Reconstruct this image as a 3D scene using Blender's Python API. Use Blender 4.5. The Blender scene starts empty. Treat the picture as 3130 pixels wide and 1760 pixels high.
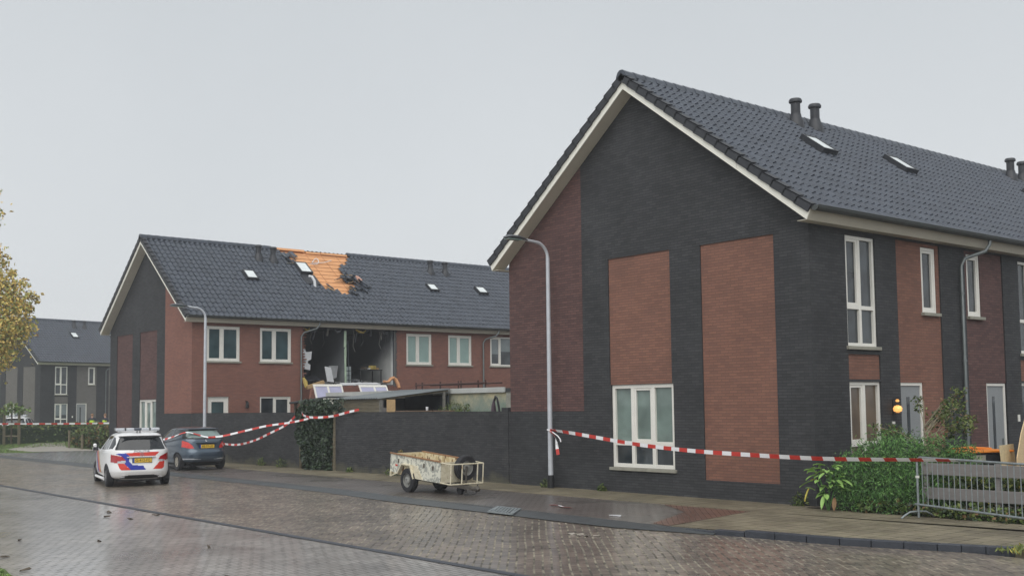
import bpy, bmesh, math, random
import numpy as np
from mathutils import Vector, Matrix, Euler
random.seed(7); rng = np.random.default_rng(11)
R = math.radians
S = bpy.context.scene
COL = S.collection

# ------------------------------------------------------------------ camera, sky, sun, exposure
CAM = Vector((13.247, -18.847, 2.10)); YAW, PITCH, ROLL = .880, .071, -.012
cd = bpy.data.cameras.new('camera'); cam = bpy.data.objects.new('camera', cd); COL.objects.link(cam)
cam.matrix_world = Matrix.Translation(CAM) @ Matrix.Rotation(YAW, 4, 'Z') @ Matrix.Rotation(math.pi/2+PITCH, 4, 'X') @ Matrix.Rotation(ROLL, 4, 'Z')
cd.sensor_width = 36; cd.lens = 36*3351.2/3130; cd.shift_y = 120.7/3130; cd.clip_end = 2000; cd.clip_start = .1
S.camera = cam
SUN_EL, SUN_AZ = R(52), math.atan2(.62, -.78)            # azimuth from +Y towards +X
w = bpy.data.worlds.new('World'); S.world = w; w.use_nodes = True
nt = w.node_tree; bg = nt.nodes['Background']; bg.inputs['Strength'].default_value = .1
sky = nt.nodes.new('ShaderNodeTexSky'); sky.sky_type = 'NISHITA'; sky.sun_disc = False
sky.sun_elevation = SUN_EL; sky.sun_rotation = SUN_AZ; sky.dust_density = 4
tc = nt.nodes.new('ShaderNodeTexCoord'); sep = nt.nodes.new('ShaderNodeSeparateXYZ')
rmp = nt.nodes.new('ShaderNodeValToRGB'); nz = nt.nodes.new('ShaderNodeTexNoise'); nz.inputs['Scale'].default_value = 1.7; nz.inputs['Detail'].default_value = 5
ad = nt.nodes.new('ShaderNodeMath'); ad.operation = 'MULTIPLY_ADD'; ad.inputs[1].default_value = .34; 
nt.links.new(tc.outputs['Generated'], sep.inputs[0]); nt.links.new(tc.outputs['Generated'], nz.inputs['Vector'])
nt.links.new(nz.outputs['Fac'], ad.inputs[0]); nt.links.new(sep.outputs['Z'], ad.inputs[2]); nt.links.new(ad.outputs[0], rmp.inputs[0])
cr = rmp.color_ramp
cr.elements[0].position = 0.17; cr.elements[0].color = (0.571, 0.590, 0.603, 1)
cr.elements[1].position = 1.0; cr.elements[1].color = (0.492, 0.515, 0.530, 1)
e_ = cr.elements.new(.32); e_.color = (0.534, 0.556, 0.573, 1)
e_ = cr.elements.new(.54); e_.color = (0.459, 0.484, 0.504, 1)
mul = nt.nodes.new('ShaderNodeMix'); mul.data_type = 'RGBA'; mul.blend_type = 'MULTIPLY'; mul.inputs['Factor'].default_value = 1
mul.inputs['B'].default_value = (10, 10, 10, 1); mul.clamp_result = False
nt.links.new(rmp.outputs[0], mul.inputs['A'])
mx = nt.nodes.new('ShaderNodeMix'); mx.data_type = 'RGBA'; mx.inputs['Factor'].default_value = .96
nt.links.new(sky.outputs[0], mx.inputs['A']); nt.links.new(mul.outputs['Result'], mx.inputs['B'])
nt.links.new(mx.outputs['Result'], bg.inputs['Color'])
sl = bpy.data.lights.new('sun', 'SUN'); sl.energy = 1.5; sl.angle = R(70); sl.color = (1, .975, .94)
sun = bpy.data.objects.new('sun', sl); COL.objects.link(sun)
sd = Vector((math.sin(SUN_AZ)*math.cos(SUN_EL), math.cos(SUN_AZ)*math.cos(SUN_EL), math.sin(SUN_EL)))
sun.rotation_euler = sd.to_track_quat('Z', 'Y').to_euler()
S.view_settings.view_transform = 'Standard'; S.view_settings.look = 'None'; S.view_settings.exposure = 0.47; S.view_settings.gamma = 1
S.render.engine = 'CYCLES'; S.cycles.use_denoising = True; S.cycles.max_bounces = 6

# ------------------------------------------------------------------ helpers
def I3(p): return Vector(p)
class MB:
    def __init__(s, T=None): s.v = []; s.f = []; s.m = []; s.T = T
    def _a(s, pts):
        i = len(s.v); s.v += [tuple(s.T(Vector(p))) if s.T else tuple(p) for p in pts]; return i
    def poly(s, pts, m=0): i = s._a(pts); s.f.append(tuple(range(i, i+len(pts)))); s.m.append(m)
    def box(s, x0, x1, y0, y1, z0, z1, m=0):
        i = s._a([(x0,y0,z0),(x1,y0,z0),(x1,y1,z0),(x0,y1,z0),(x0,y0,z1),(x1,y0,z1),(x1,y1,z1),(x0,y1,z1)])
        for q in ((3,2,1,0),(4,5,6,7),(0,1,5,4),(1,2,6,5),(2,3,7,6),(3,0,4,7)): s.f.append(tuple(i+k for k in q)); s.m.append(m)
    def obox(s, c, size, rot=(0,0,0), m=0, jit=0):
        M = Euler(rot).to_matrix(); a, b, d = [k/2 for k in size]; c = Vector(c)
        P = [(-a,-b,-d),(a,-b,-d),(a,b,-d),(-a,b,-d),(-a,-b,d),(a,-b,d),(a,b,d),(-a,b,d)]
        P = [c+M@(Vector(p)+Vector((random.uniform(-jit,jit),random.uniform(-jit,jit),random.uniform(-jit,jit)))) for p in P]
        i = s._a(P)
        for q in ((3,2,1,0),(4,5,6,7),(0,1,5,4),(1,2,6,5),(2,3,7,6),(3,0,4,7)): s.f.append(tuple(i+k for k in q)); s.m.append(m)
    def beam(s, p0, p1, wd, ht, m=0):
        p0, p1 = Vector(p0), Vector(p1); d = (p1-p0).normalized(); u = Vector((0,0,1)) if abs(d.z) < .95 else Vector((0,1,0))
        a = d.cross(u).normalized()*wd/2; b = a.cross(d).normalized()*ht/2
        i = s._a([p0-a-b,p0+a-b,p0+a+b,p0-a+b,p1-a-b,p1+a-b,p1+a+b,p1-a+b])
        for q in ((0,1,2,3),(7,6,5,4),(0,4,5,1),(1,5,6,2),(2,6,7,3),(3,7,4,0)): s.f.append(tuple(i+k for k in q)); s.m.append(m)
    def tube(s, pts, r, n=8, m=0, flat=1.0, cap=True):
        pts = [Vector(p) for p in pts]; rs = r if isinstance(r, (list, tuple)) else [r]*len(pts)
        t0 = (pts[1]-pts[0]).normalized(); up = Vector((0,0,1)) if abs(t0.z) < .9 else Vector((1,0,0))
        a = t0.cross(up).normalized(); rings = []
        for k, p in enumerate(pts):
            t = (pts[min(k+1,len(pts)-1)]-pts[max(k-1,0)]).normalized()
            a = (a-t*a.dot(t)).normalized(); b = t.cross(a)
            rings.append(s._a([p+(a*math.cos(2*math.pi*j/n)+b*math.sin(2*math.pi*j/n)*flat)*rs[k] for j in range(n)]))
        for k in range(len(rings)-1):
            for j in range(n): s.f.append((rings[k]+j, rings[k]+(j+1)%n, rings[k+1]+(j+1)%n, rings[k+1]+j)); s.m.append(m)
        if cap:
            s.f.append(tuple(rings[0]+j for j in reversed(range(n)))); s.m.append(m)
            s.f.append(tuple(rings[-1]+j for j in range(n))); s.m.append(m)
    def lathe(s, prof, c, axis='z', n=20, m=0, cap=True):
        c = Vector(c); rings = []
        for (r, h) in prof:
            P = []
            for j in range(n):
                A = 2*math.pi*j/n; x, y = r*math.cos(A), r*math.sin(A)
                P.append(c+Vector({'z':(x,y,h),'y':(x,h,y),'x':(h,x,y)}[axis]))
            rings.append(s._a(P))
        for k in range(len(rings)-1):
            for j in range(n): s.f.append((rings[k]+j, rings[k]+(j+1)%n, rings[k+1]+(j+1)%n, rings[k+1]+j)); s.m.append(m)
        if not cap: return
        s.f.append(tuple(rings[0]+j for j in reversed(range(n)))); s.m.append(m)
        s.f.append(tuple(rings[-1]+j for j in range(n))); s.m.append(m)
    def prism(s, pl, f0, f1, m=0):      # outline pl mapped through f0 and f1 (two parallel copies)
        n = len(pl); i = s._a([f0(p) for p in pl]); j = s._a([f1(p) for p in pl])
        s.f.append(tuple(range(i, i+n))); s.f.append(tuple(reversed(range(j, j+n)))); s.m += [m, m]
        for k in range(n): s.f.append((i+k, j+k, j+(k+1)%n, i+(k+1)%n)); s.m.append(m)
    def build(s, name, mats, parent=None, smooth=False, bevel=0, normals=True):
        me = bpy.data.meshes.new(name); me.from_pydata(s.v, [], s.f)
        if not isinstance(mats, (list, tuple)): mats = [mats]
        for k in mats: me.materials.append(k)
        me.polygons.foreach_set('material_index', s.m)
        if normals:
            b = bmesh.new(); b.from_mesh(me); bmesh.ops.recalc_face_normals(b, faces=b.faces); b.to_mesh(me); b.free()
        if smooth: me.polygons.foreach_set('use_smooth', [True]*len(me.polygons))
        me.update(); o = bpy.data.objects.new(name, me); COL.objects.link(o)
        if parent: o.parent = parent
        if bevel:
            bv = o.modifiers.new('bevel', 'BEVEL'); bv.width = bevel; bv.segments = 2; bv.limit_method = 'ANGLE'; bv.angle_limit = R(40)
        if smooth:
            me.set_sharp_from_angle(angle=R(38))
        return o
def npmesh(name, V, F, mats, parent=None, mi=None, smooth=False):
    me = bpy.data.meshes.new(name); V = np.asarray(V, np.float32); F = np.asarray(F, np.int32)
    me.vertices.add(len(V)); me.vertices.foreach_set('co', V.ravel())
    k = F.shape[1]; me.loops.add(F.size); me.loops.foreach_set('vertex_index', F.ravel())
    me.polygons.add(len(F)); me.polygons.foreach_set('loop_start', np.arange(0, F.size, k, dtype=np.int32))
    if not isinstance(mats, (list, tuple)): mats = [mats]
    for q in mats: me.materials.append(q)
    if mi is not None: me.polygons.foreach_set('material_index', np.asarray(mi, np.int32))
    me.polygons.foreach_set('use_smooth', [smooth]*len(F))
    me.update(calc_edges=True); me.validate()
    o = bpy.data.objects.new(name, me); COL.objects.link(o)
    if parent: o.parent = parent
    return o
def tag(o, label, cat, group=None, kind=None):
    o['label'] = label; o['category'] = cat
    if group: o['group'] = group
    if kind: o['kind'] = kind
    return o
def thing(name, label, cat, loc=(0,0,0), rot=(0,0,0), group=None):
    o = bpy.data.objects.new(name, None); COL.objects.link(o); o.location = loc; o.rotation_euler = rot; o.empty_display_size = .2
    return tag(o, label, cat, group)
def copy_tree(o, parent=None):
    c = o.copy(); COL.objects.link(c)
    if parent: c.parent = parent
    for ch in list(o.children): copy_tree(ch, c)
    return c
def text(name, body, size, mat, parent, loc, rot, ext=.002, sx=1):
    cu = bpy.data.curves.new(name, 'FONT'); cu.body = body; cu.size = size; cu.align_x = 'CENTER'; cu.align_y = 'CENTER'; cu.extrude = ext; cu.resolution_u = 3
    t = bpy.data.objects.new(name, cu); COL.objects.link(t); bpy.context.view_layer.update()
    me = bpy.data.meshes.new_from_object(t.evaluated_get(bpy.context.evaluated_depsgraph_get())); bpy.data.objects.remove(t); bpy.data.curves.remove(cu)
    me.materials.clear(); me.materials.append(mat)
    o = bpy.data.objects.new(name, me); COL.objects.link(o); o.parent = parent; o.location = loc; o.rotation_euler = rot; o.scale = (sx,1,1)
    return o

# ------------------------------------------------------------------ materials
def srgb(*c):
    f = lambda v: (v/255)/12.92 if v/255 <= .04045 else ((v/255+.055)/1.055)**2.4
    return tuple(f(v) for v in c)+(1,)
MATS = {}
def pbsdf(name):
    m = bpy.data.materials.new(name); m.use_nodes = True; n = m.node_tree; return m, n, n.nodes['Principled BSDF']
def mat(name, col, rough=.6, metal=0, var=.12, sc=3, bump=0, bsc=60, spec=.5, coat=0, emit=None, col2=None, vdet=5, aniso=None, tr=0):
    if name in MATS: return MATS[name]
    m, n, b = pbsdf(name); c = tuple(col[:3])
    b.inputs['Roughness'].default_value = rough; b.inputs['Metallic'].default_value = metal; b.inputs['Specular IOR Level'].default_value = spec
    b.inputs['Coat Weight'].default_value = coat; b.inputs['Coat Roughness'].default_value = .05
    tcn = n.nodes.new('ShaderNodeTexCoord'); mp = n.nodes.new('ShaderNodeMapping'); n.links.new(tcn.outputs['Object'], mp.inputs[0])
    if aniso: mp.inputs['Scale'].default_value = aniso
    nz = n.nodes.new('ShaderNodeTexNoise'); nz.inputs['Scale'].default_value = sc; nz.inputs['Detail'].default_value = vdet; nz.inputs['Roughness'].default_value = .6
    n.links.new(mp.outputs[0], nz.inputs['Vector'])
    rp = n.nodes.new('ShaderNodeValToRGB'); n.links.new(nz.outputs['Fac'], rp.inputs[0])
    rp.color_ramp.elements[0].position = .3; rp.color_ramp.elements[1].position = .7
    lo = tuple(max(0, k*(1-var)) for k in c); hi = tuple(min(1, k*(1+var)) for k in c) if col2 is None else tuple(col2[:3])
    rp.color_ramp.elements[0].color = lo+(1,); rp.color_ramp.elements[1].color = hi+(1,)
    n.links.new(rp.outputs[0], b.inputs['Base Color'])
    if bump:
        nb = n.nodes.new('ShaderNodeTexNoise'); nb.inputs['Scale'].default_value = bsc; nb.inputs['Detail'].default_value = 3
        n.links.new(mp.outputs[0], nb.inputs['Vector'])
        bp = n.nodes.new('ShaderNodeBump'); bp.inputs['Strength'].default_value = bump; bp.inputs['Distance'].default_value = .02
        n.links.new(nb.outputs['Fac'], bp.inputs['Height']); n.links.new(bp.outputs[0], b.inputs['Normal'])
    if emit: b.inputs['Emission Color'].default_value = tuple(emit[0][:3])+(1,); b.inputs['Emission Strength'].default_value = emit[1]
    if tr: b.inputs['Subsurface Weight'].default_value = 0
    MATS[name] = m; return m
def brick(name, c1, c2, mortar, stain=None, stain_amt=.3, rough=.85, wall=True, bw=.215, rh=.0625, ms=.006, rot=0, bump=.5, wet=None, off=.5, msm=.3, tone=.25, damp=None, stain_sc=1.3):
    m, n, b = pbsdf(name); L = n.links.new
    tcn = n.nodes.new('ShaderNodeTexCoord'); sp = n.nodes.new('ShaderNodeSeparateXYZ'); L(tcn.outputs['Object'], sp.inputs[0])
    if wall:
        a = n.nodes.new('ShaderNodeMath'); L(sp.outputs['X'], a.inputs[0]); L(sp.outputs['Y'], a.inputs[1])
        cb = n.nodes.new('ShaderNodeCombineXYZ'); L(a.outputs[0], cb.inputs[0]); L(sp.outputs['Z'], cb.inputs[1]); vec = cb.outputs[0]
    else:
        mp = n.nodes.new('ShaderNodeMapping'); mp.inputs['Rotation'].default_value = (0, 0, rot); L(tcn.outputs['Object'], mp.inputs[0])
        # laid by hand: the rows wander a little
        nzw = n.nodes.new('ShaderNodeTexNoise'); nzw.inputs['Scale'].default_value = .45; nzw.inputs['Detail'].default_value = 2
        L(tcn.outputs['Object'], nzw.inputs['Vector'])
        va = n.nodes.new('ShaderNodeVectorMath'); va.operation = 'MULTIPLY_ADD'; va.inputs[1].default_value = (.10, .10, 0); L(nzw.outputs['Color'], va.inputs[0]); L(mp.outputs[0], va.inputs[2]); vec = va.outputs[0]
    bt = n.nodes.new('ShaderNodeTexBrick'); bt.offset = off; L(vec, bt.inputs['Vector'])
    bt.inputs['Color1'].default_value = tuple(c1[:3])+(1,); bt.inputs['Color2'].default_value = tuple(c2[:3])+(1,); bt.inputs['Mortar'].default_value = tuple(mortar[:3])+(1,)
    bt.inputs['Scale'].default_value = 1; bt.inputs['Mortar Size'].default_value = ms; bt.inputs['Mortar Smooth'].default_value = msm
    bt.inputs['Brick Width'].default_value = bw; bt.inputs['Row Height'].default_value = rh; bt.inputs['Bias'].default_value = 0
    if not wall:   # joints: bare dark sand in places, pale or mossy in others
        nj = n.nodes.new('ShaderNodeTexNoise'); nj.inputs['Scale'].default_value = 4.5; nj.inputs['Detail'].default_value = 5; L(tcn.outputs['Object'], nj.inputs['Vector'])
        rj = n.nodes.new('ShaderNodeValToRGB'); L(nj.outputs['Fac'], rj.inputs[0]); rj.color_ramp.elements[0].position = .40; rj.color_ramp.elements[1].position = .62
        rj.color_ramp.elements[0].color = tuple(k*.28 for k in mortar[:3])+(1,); rj.color_ramp.elements[1].color = tuple(min(1,k*1.25) for k in mortar[:3])+(1,); L(rj.outputs[0], bt.inputs['Mortar'])
    nz = n.nodes.new('ShaderNodeTexNoise'); nz.inputs['Scale'].default_value = .7; nz.inputs['Detail'].default_value = 6; nz.inputs['Roughness'].default_value = .65; L(tcn.outputs['Object'], nz.inputs['Vector'])
    rp = n.nodes.new('ShaderNodeMapRange'); L(nz.outputs['Fac'], rp.inputs[0]); rp.inputs[1].default_value = .3; rp.inputs[2].default_value = .7; rp.inputs[3].default_value = 1-tone; rp.inputs[4].default_value = 1+tone
    mu = n.nodes.new('ShaderNodeMix'); mu.data_type = 'RGBA'; mu.blend_type = 'MULTIPLY'; mu.inputs['Factor'].default_value = 1; mu.clamp_result = False
    L(bt.outputs['Color'], mu.inputs['A']); L(rp.outputs[0], mu.inputs['B']); out = mu.outputs['Result']
    if stain:
        n2 = n.nodes.new('ShaderNodeTexNoise'); n2.inputs['Scale'].default_value = stain_sc; n2.inputs['Detail'].default_value = 8; n2.inputs['Roughness'].default_value = .7
        L(tcn.outputs['Object'], n2.inputs['Vector'])
        r2 = n.nodes.new('ShaderNodeMapRange'); L(n2.outputs['Fac'], r2.inputs[0]); r2.inputs[1].default_value = .56; r2.inputs[2].default_value = .75; r2.inputs[4].default_value = stain_amt
        mm = n.nodes.new('ShaderNodeMix'); mm.data_type = 'RGBA'; L(r2.outputs[0], mm.inputs['Factor']); L(out, mm.inputs['A']); mm.inputs['B'].default_value = tuple(stain[:3])+(1,); out = mm.outputs['Result']
    if damp:   # splash zone with algae and lime at the foot of the wall
        n3 = n.nodes.new('ShaderNodeTexNoise'); n3.inputs['Scale'].default_value = 2.2; n3.inputs['Detail'].default_value = 7; L(tcn.outputs['Object'], n3.inputs['Vector'])
        h3 = n.nodes.new('ShaderNodeMath'); h3.operation = 'MULTIPLY_ADD'; L(n3.outputs['Fac'], h3.inputs[0]); h3.inputs[1].default_value = -.9; L(sp.outputs['Z'], h3.inputs[2])
        r3 = n.nodes.new('ShaderNodeMapRange'); L(h3.outputs[0], r3.inputs[0]); r3.inputs[1].default_value = -.42; r3.inputs[2].default_value = -.20; r3.inputs[3].default_value = .75; r3.inputs[4].default_value = 0
        mm = n.nodes.new('ShaderNodeMix'); mm.data_type = 'RGBA'; L(r3.outputs[0], mm.inputs['Factor']); L(out, mm.inputs['A']); mm.inputs['B'].default_value = tuple(damp[:3])+(1,); out = mm.outputs['Result']
    L(out, b.inputs['Base Color']); b.inputs['Roughness'].default_value = rough
    nb = n.nodes.new('ShaderNodeTexNoise'); nb.inputs['Scale'].default_value = 28; nb.inputs['Detail'].default_value = 4; L(tcn.outputs['Object'], nb.inputs['Vector'])
    iv = n.nodes.new('ShaderNodeMath'); iv.operation = 'MULTIPLY_ADD'; L(bt.outputs['Fac'], iv.inputs[0]); iv.inputs[1].default_value = -1.0
    sc2 = n.nodes.new('ShaderNodeMath'); sc2.operation = 'MULTIPLY'; L(nb.outputs['Fac'], sc2.inputs[0]); sc2.inputs[1].default_value = .55; L(sc2.outputs[0], iv.inputs[2])
    bp = n.nodes.new('ShaderNodeBump'); bp.inputs['Strength'].default_value = bump; bp.inputs['Distance'].default_value = .012; L(iv.outputs[0], bp.inputs['Height']); L(bp.outputs[0], b.inputs['Normal'])
    if wet:
        nw = n.nodes.new('ShaderNodeTexNoise'); nw.inputs['Scale'].default_value = .35; nw.inputs['Detail'].default_value = 6; nw.inputs['Roughness'].default_value = .62; L(tcn.outputs['Object'], nw.inputs['Vector'])
        rw = n.nodes.new('ShaderNodeMapRange'); L(nw.outputs['Fac'], rw.inputs[0]); rw.inputs[1].default_value = .36; rw.inputs[2].default_value = .64; rw.inputs[3].default_value = wet[0]; rw.inputs[4].default_value = wet[1]
        ra = n.nodes.new('ShaderNodeMath'); L(rw.outputs[0], ra.inputs[0]); rs = n.nodes.new('ShaderNodeMath'); rs.operation = 'MULTIPLY'; L(bt.outputs['Fac'], rs.inputs[0]); rs.inputs[1].default_value = .3; L(rs.outputs[0], ra.inputs[1])
        L(ra.outputs[0], b.inputs['Roughness']); b.inputs['Specular IOR Level'].default_value = wet[2]
        # film of rain water lying on the stones, thinner where they stand proud
        rc = n.nodes.new('ShaderNodeMapRange'); L(nw.outputs['Fac'], rc.inputs[0]); rc.inputs[1].default_value = .40; rc.inputs[2].default_value = .62; rc.inputs[3].default_value = wet[3]; rc.inputs[4].default_value = wet[3]*.8
        cw = n.nodes.new('ShaderNodeMath'); cw.operation = 'MULTIPLY_ADD'; L(bt.outputs['Fac'], cw.inputs[0]); cw.inputs[1].default_value = -.9; cw.inputs[2].default_value = 1
        cw2 = n.nodes.new('ShaderNodeMath'); cw2.operation = 'MULTIPLY'; L(cw.outputs[0], cw2.inputs[0]); L(rc.outputs[0], cw2.inputs[1]); L(cw2.outputs[0], b.inputs['Coat Weight']); b.inputs['Coat Roughness'].default_value = wet[4]; b.inputs['Coat IOR'].default_value = 1.7
        b2 = n.nodes.new('ShaderNodeBump'); b2.inputs['Strength'].default_value = .08; b2.inputs['Distance'].default_value = .01; L(iv.outputs[0], b2.inputs['Height']); L(b2.outputs[0], b.inputs['Coat Normal'])
    MATS[name] = m; return m

M = MATS
brick('dark_brick', srgb(53,54,57), srgb(66,67,69), srgb(45,46,48), stain=srgb(96,98,100), stain_amt=.14, bump=.9)
brick('garden_brick', srgb(50,51,54), srgb(66,66,68), srgb(41,42,44), stain=srgb(104,106,106), stain_amt=.22, damp=srgb(92,90,76), bump=.9)
brick('red_brick', srgb(138,97,81), srgb(122,86,73), srgb(110,84,74), tone=.12, bump=.8, stain=srgb(92,72,68), stain_amt=.2)
brick('dull_red_brick', srgb(106,77,73), srgb(86,62,60), srgb(74,60,58), tone=.14, bump=.8)
brick('smooth_red_brick', srgb(142,98,84), srgb(128,88,77), srgb(118,86,77), tone=.10, stain=srgb(110,76,66), stain_amt=.25)
brick('grey_brick', srgb(118,114,110), srgb(108,104,100), srgb(92,92,90), tone=.1)
brick('road_brick', srgb(136,122,110), srgb(106,96,88), srgb(128,121,106), wall=False, bw=.24, rh=.124, ms=.016, rot=R(40), bump=.6, wet=(.3,.5,.5,1.0,.19), tone=.22, msm=.2)
brick('junction_brick', srgb(180,176,171), srgb(160,156,152), srgb(104,100,95), wall=False, bw=.22, rh=.11, ms=.014, rot=R(-108), bump=.4, wet=(.25,.45,.5,1.0,.14), tone=.2)
brick('bay_tile', srgb(104,96,92), srgb(92,86,82), srgb(82,74,66), wall=False, bw=.21, rh=.105, ms=.007, rot=R(0), bump=.4, wet=(.22,.42,.5,.8,.3), tone=.25)
brick('sidewalk_tile', srgb(122,114,96), srgb(110,102,86), srgb(98,94,72), wall=False, bw=.3, rh=.3, ms=.012, rot=0, bump=.5, wet=(.45,.7,.4,.0,.3), off=0, tone=.38, stain=srgb(86,88,58), stain_amt=.7, stain_sc=2.2)
brick('red_paver', srgb(112,82,70), srgb(98,72,62), srgb(88,70,60), wall=False, bw=.21, rh=.105, ms=.007, rot=R(45), bump=.4, wet=(.3,.55,.45,.2,.3), tone=.15)
brick('court_tile', srgb(130,130,130), srgb(120,120,120), srgb(92,92,90), wall=False, bw=.3, rh=.3, ms=.012, rot=R(20), bump=.3, wet=(.12,.3,.5,.9,.2), off=0, tone=.15)
mat('band_concrete', srgb(66,70,72), .5, var=.18, sc=2, bump=.25, bsc=40)
mat('kerb_concrete', srgb(54,58,66), .5, var=.2, sc=3, bump=.3, bsc=50)
mat('earth', srgb(62,54,44), .9, var=.3, sc=4, bump=.6, bsc=20)
mat('asphalt', srgb(92,92,92), .55, var=.2, sc=1, bump=.3, bsc=80)
mat('lawn', srgb(84,104,48), .9, var=.35, sc=.8, bump=.7, bsc=25)
mat('path_stone', srgb(150,144,134), .6, var=.14, sc=1.2, bump=.2, bsc=30)
mat('tile_grey', srgb(66,72,82), .30, var=.25, sc=2.6, bump=.08, bsc=90, vdet=8, spec=.5)
mat('tile_dark', srgb(46,48,53), .5, var=.15, sc=2, bump=.1)
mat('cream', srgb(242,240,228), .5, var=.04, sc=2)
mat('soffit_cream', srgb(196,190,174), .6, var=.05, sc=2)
mat('zinc', srgb(118,124,124), .45, .5, var=.15, sc=4)
mat('gutter_grey', srgb(76,80,79), .5, .2, var=.15, sc=3)
mat('white_frame', srgb(232,230,222), .4, var=.04, sc=4)
mat('sill_stone', srgb(150,148,136), .7, var=.15, sc=6, bump=.2)
mat('door_grey', srgb(138,142,144), .45, var=.05, sc=2)
mat('black_plastic', srgb(34,35,38), .45, var=.2, sc=8)
mat('vent_plastic', srgb(50,52,57), .5, var=.15, sc=5)
mat('rubber', srgb(38,38,42), .75, var=.2, sc=12, bump=.2)
mat('steel', srgb(150,156,156), .38, .8, var=.12, sc=9)
mat('galv', srgb(150,158,160), .45, .6, var=.2, sc=14)
mat('lamp_metal', srgb(196,200,206), .45, .25, var=.08, sc=6)
mat('lamp_head', srgb(92,96,100), .4, .2, var=.1, sc=6)
def glass(name, col, rough=.03, curtain=None, split=None, var=.25, ax='z'):
    m, n, b = pbsdf(name); L = n.links.new
    b.inputs['Roughness'].default_value = rough; b.inputs['Specular IOR Level'].default_value = .6
    tcn = n.nodes.new('ShaderNodeTexCoord'); nz = n.nodes.new('ShaderNodeTexNoise'); nz.inputs['Scale'].default_value = 1.6; nz.inputs['Detail'].default_value = 2
    L(tcn.outputs['Object'], nz.inputs['Vector']); rp = n.nodes.new('ShaderNodeValToRGB'); L(nz.outputs['Fac'], rp.inputs[0])
    rp.color_ramp.elements[0].position = .35; rp.color_ramp.elements[1].position = .65
    rp.color_ramp.elements[0].color = tuple(k*(1-var) for k in col[:3])+(1,); rp.color_ramp.elements[1].color = tuple(k*(1+var) for k in col[:3])+(1,)
    L(rp.outputs[0], b.inputs['Base Color']); MATS[name] = m; return m
glass('glass_blind', srgb(112,128,122)); glass('glass_teal', srgb(62,82,86)); glass('glass_dark', srgb(56,62,66), var=.5); glass('glass_mint', srgb(140,166,160), var=.08)
glass('glass_lilac', srgb(178,178,204), var=.05); glass('car_glass', srgb(30,34,38)); glass('car_glass_pale', srgb(112,126,124), var=.35)
glass('roof_glass', srgb(222,228,228), rough=.12, var=.05); glass('curtain_tan', srgb(104,88,70), rough=.1)  # roof panes: reflected sky is put into the pale base colour
glass('blind_grey', srgb(120,130,132), rough=.1, var=.1)
mat('foam_orange', srgb(216,158,108), .75, var=.10, sc=1.4, bump=.1, bsc=14)
mat('foam_seam', srgb(172,116,78), .8, var=.2, sc=5)
mat('soot', srgb(70,73,79), .9, var=.35, sc=1.5, bump=.2)  # real soot in the burnt rooms, painted shade in shed and drain
mat('white_sheet', srgb(214,216,218), .6, var=.06, sc=3)
mat('pale_green', srgb(176,196,172), .7, var=.2, sc=3)
mat('weathered_wood', srgb(120,112,94), .85, var=.28, sc=3, bump=.3, bsc=30, aniso=(.6,3,6))
mat('old_wood_grey', srgb(126,124,118), .85, var=.2, sc=3, bump=.2, aniso=(.6,3,6))
mat('corrugated', srgb(112,118,120), .55, .1, var=.16, sc=1.6)
mat('bitumen', srgb(62,64,66), .7, var=.2, sc=3, bump=.3)
mat('osb', srgb(206,186,146), .8, var=.16, sc=18, bump=.2)
mat('board_tan', srgb(172,144,104), .8, var=.15, sc=8)
mat('plank_grey', srgb(124,120,118), .75, var=.10, sc=3, bump=.15, aniso=(1,1,8))
mat('tape_red', srgb(196,54,44), .45, var=.1, sc=6); mat('tape_white', srgb(236,236,238), .45, var=.04, sc=6)
mat('leaf_ivy', srgb(40,55,42), .5, var=.3, sc=3); mat('leaf_ivy2', srgb(56,74,50), .5, var=.3, sc=3)
mat('leaf_fern', srgb(80,122,64), .6, var=.3, sc=4); mat('leaf_fern2', srgb(114,156,84), .6, var=.3, sc=4)
mat('leaf_lime', srgb(140,176,96), .5, var=.2, sc=3); mat('leaf_yellow', srgb(198,184,84), .6, var=.2, sc=3); mat('leaf_rust', srgb(118,92,62), .7, var=.25, sc=3)
mat('leaf_hedge', srgb(84,104,52), .6, var=.3, sc=2); mat('leaf_hedge2', srgb(112,122,66), .6, var=.3, sc=2); mat('leaf_dark', srgb(44,60,36), .6, var=.3, sc=2)
mat('leaf_autumn', srgb(226,196,112), .65, var=.25, sc=.6); mat('leaf_autumn2', srgb(204,188,106), .65, var=.25, sc=.6); mat('leaf_olive', srgb(160,166,96), .65, var=.25, sc=.6)
mat('bark', srgb(84,74,62), .9, var=.3, sc=8, bump=.5); mat('bark_pale', srgb(148,138,118), .85, var=.25, sc=8, bump=.3)
mat('navy', srgb(36,42,58), .8, var=.2, sc=8); mat('hivis', srgb(206,238,66), .6, var=.06, sc=4); mat('skin', srgb(206,160,138), .55, var=.05, sc=6); mat('hair', srgb(150,116,92), .7, var=.2, sc=20)
mat('amber', srgb(240,190,120), .3, var=.4, sc=30, emit=(srgb(255,180,96), .75)); mat('bin_black', srgb(48,50,56), .5, var=.15, sc=5); mat('bin_orange', srgb(226,136,48), .5, var=.12, sc=6)

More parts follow.
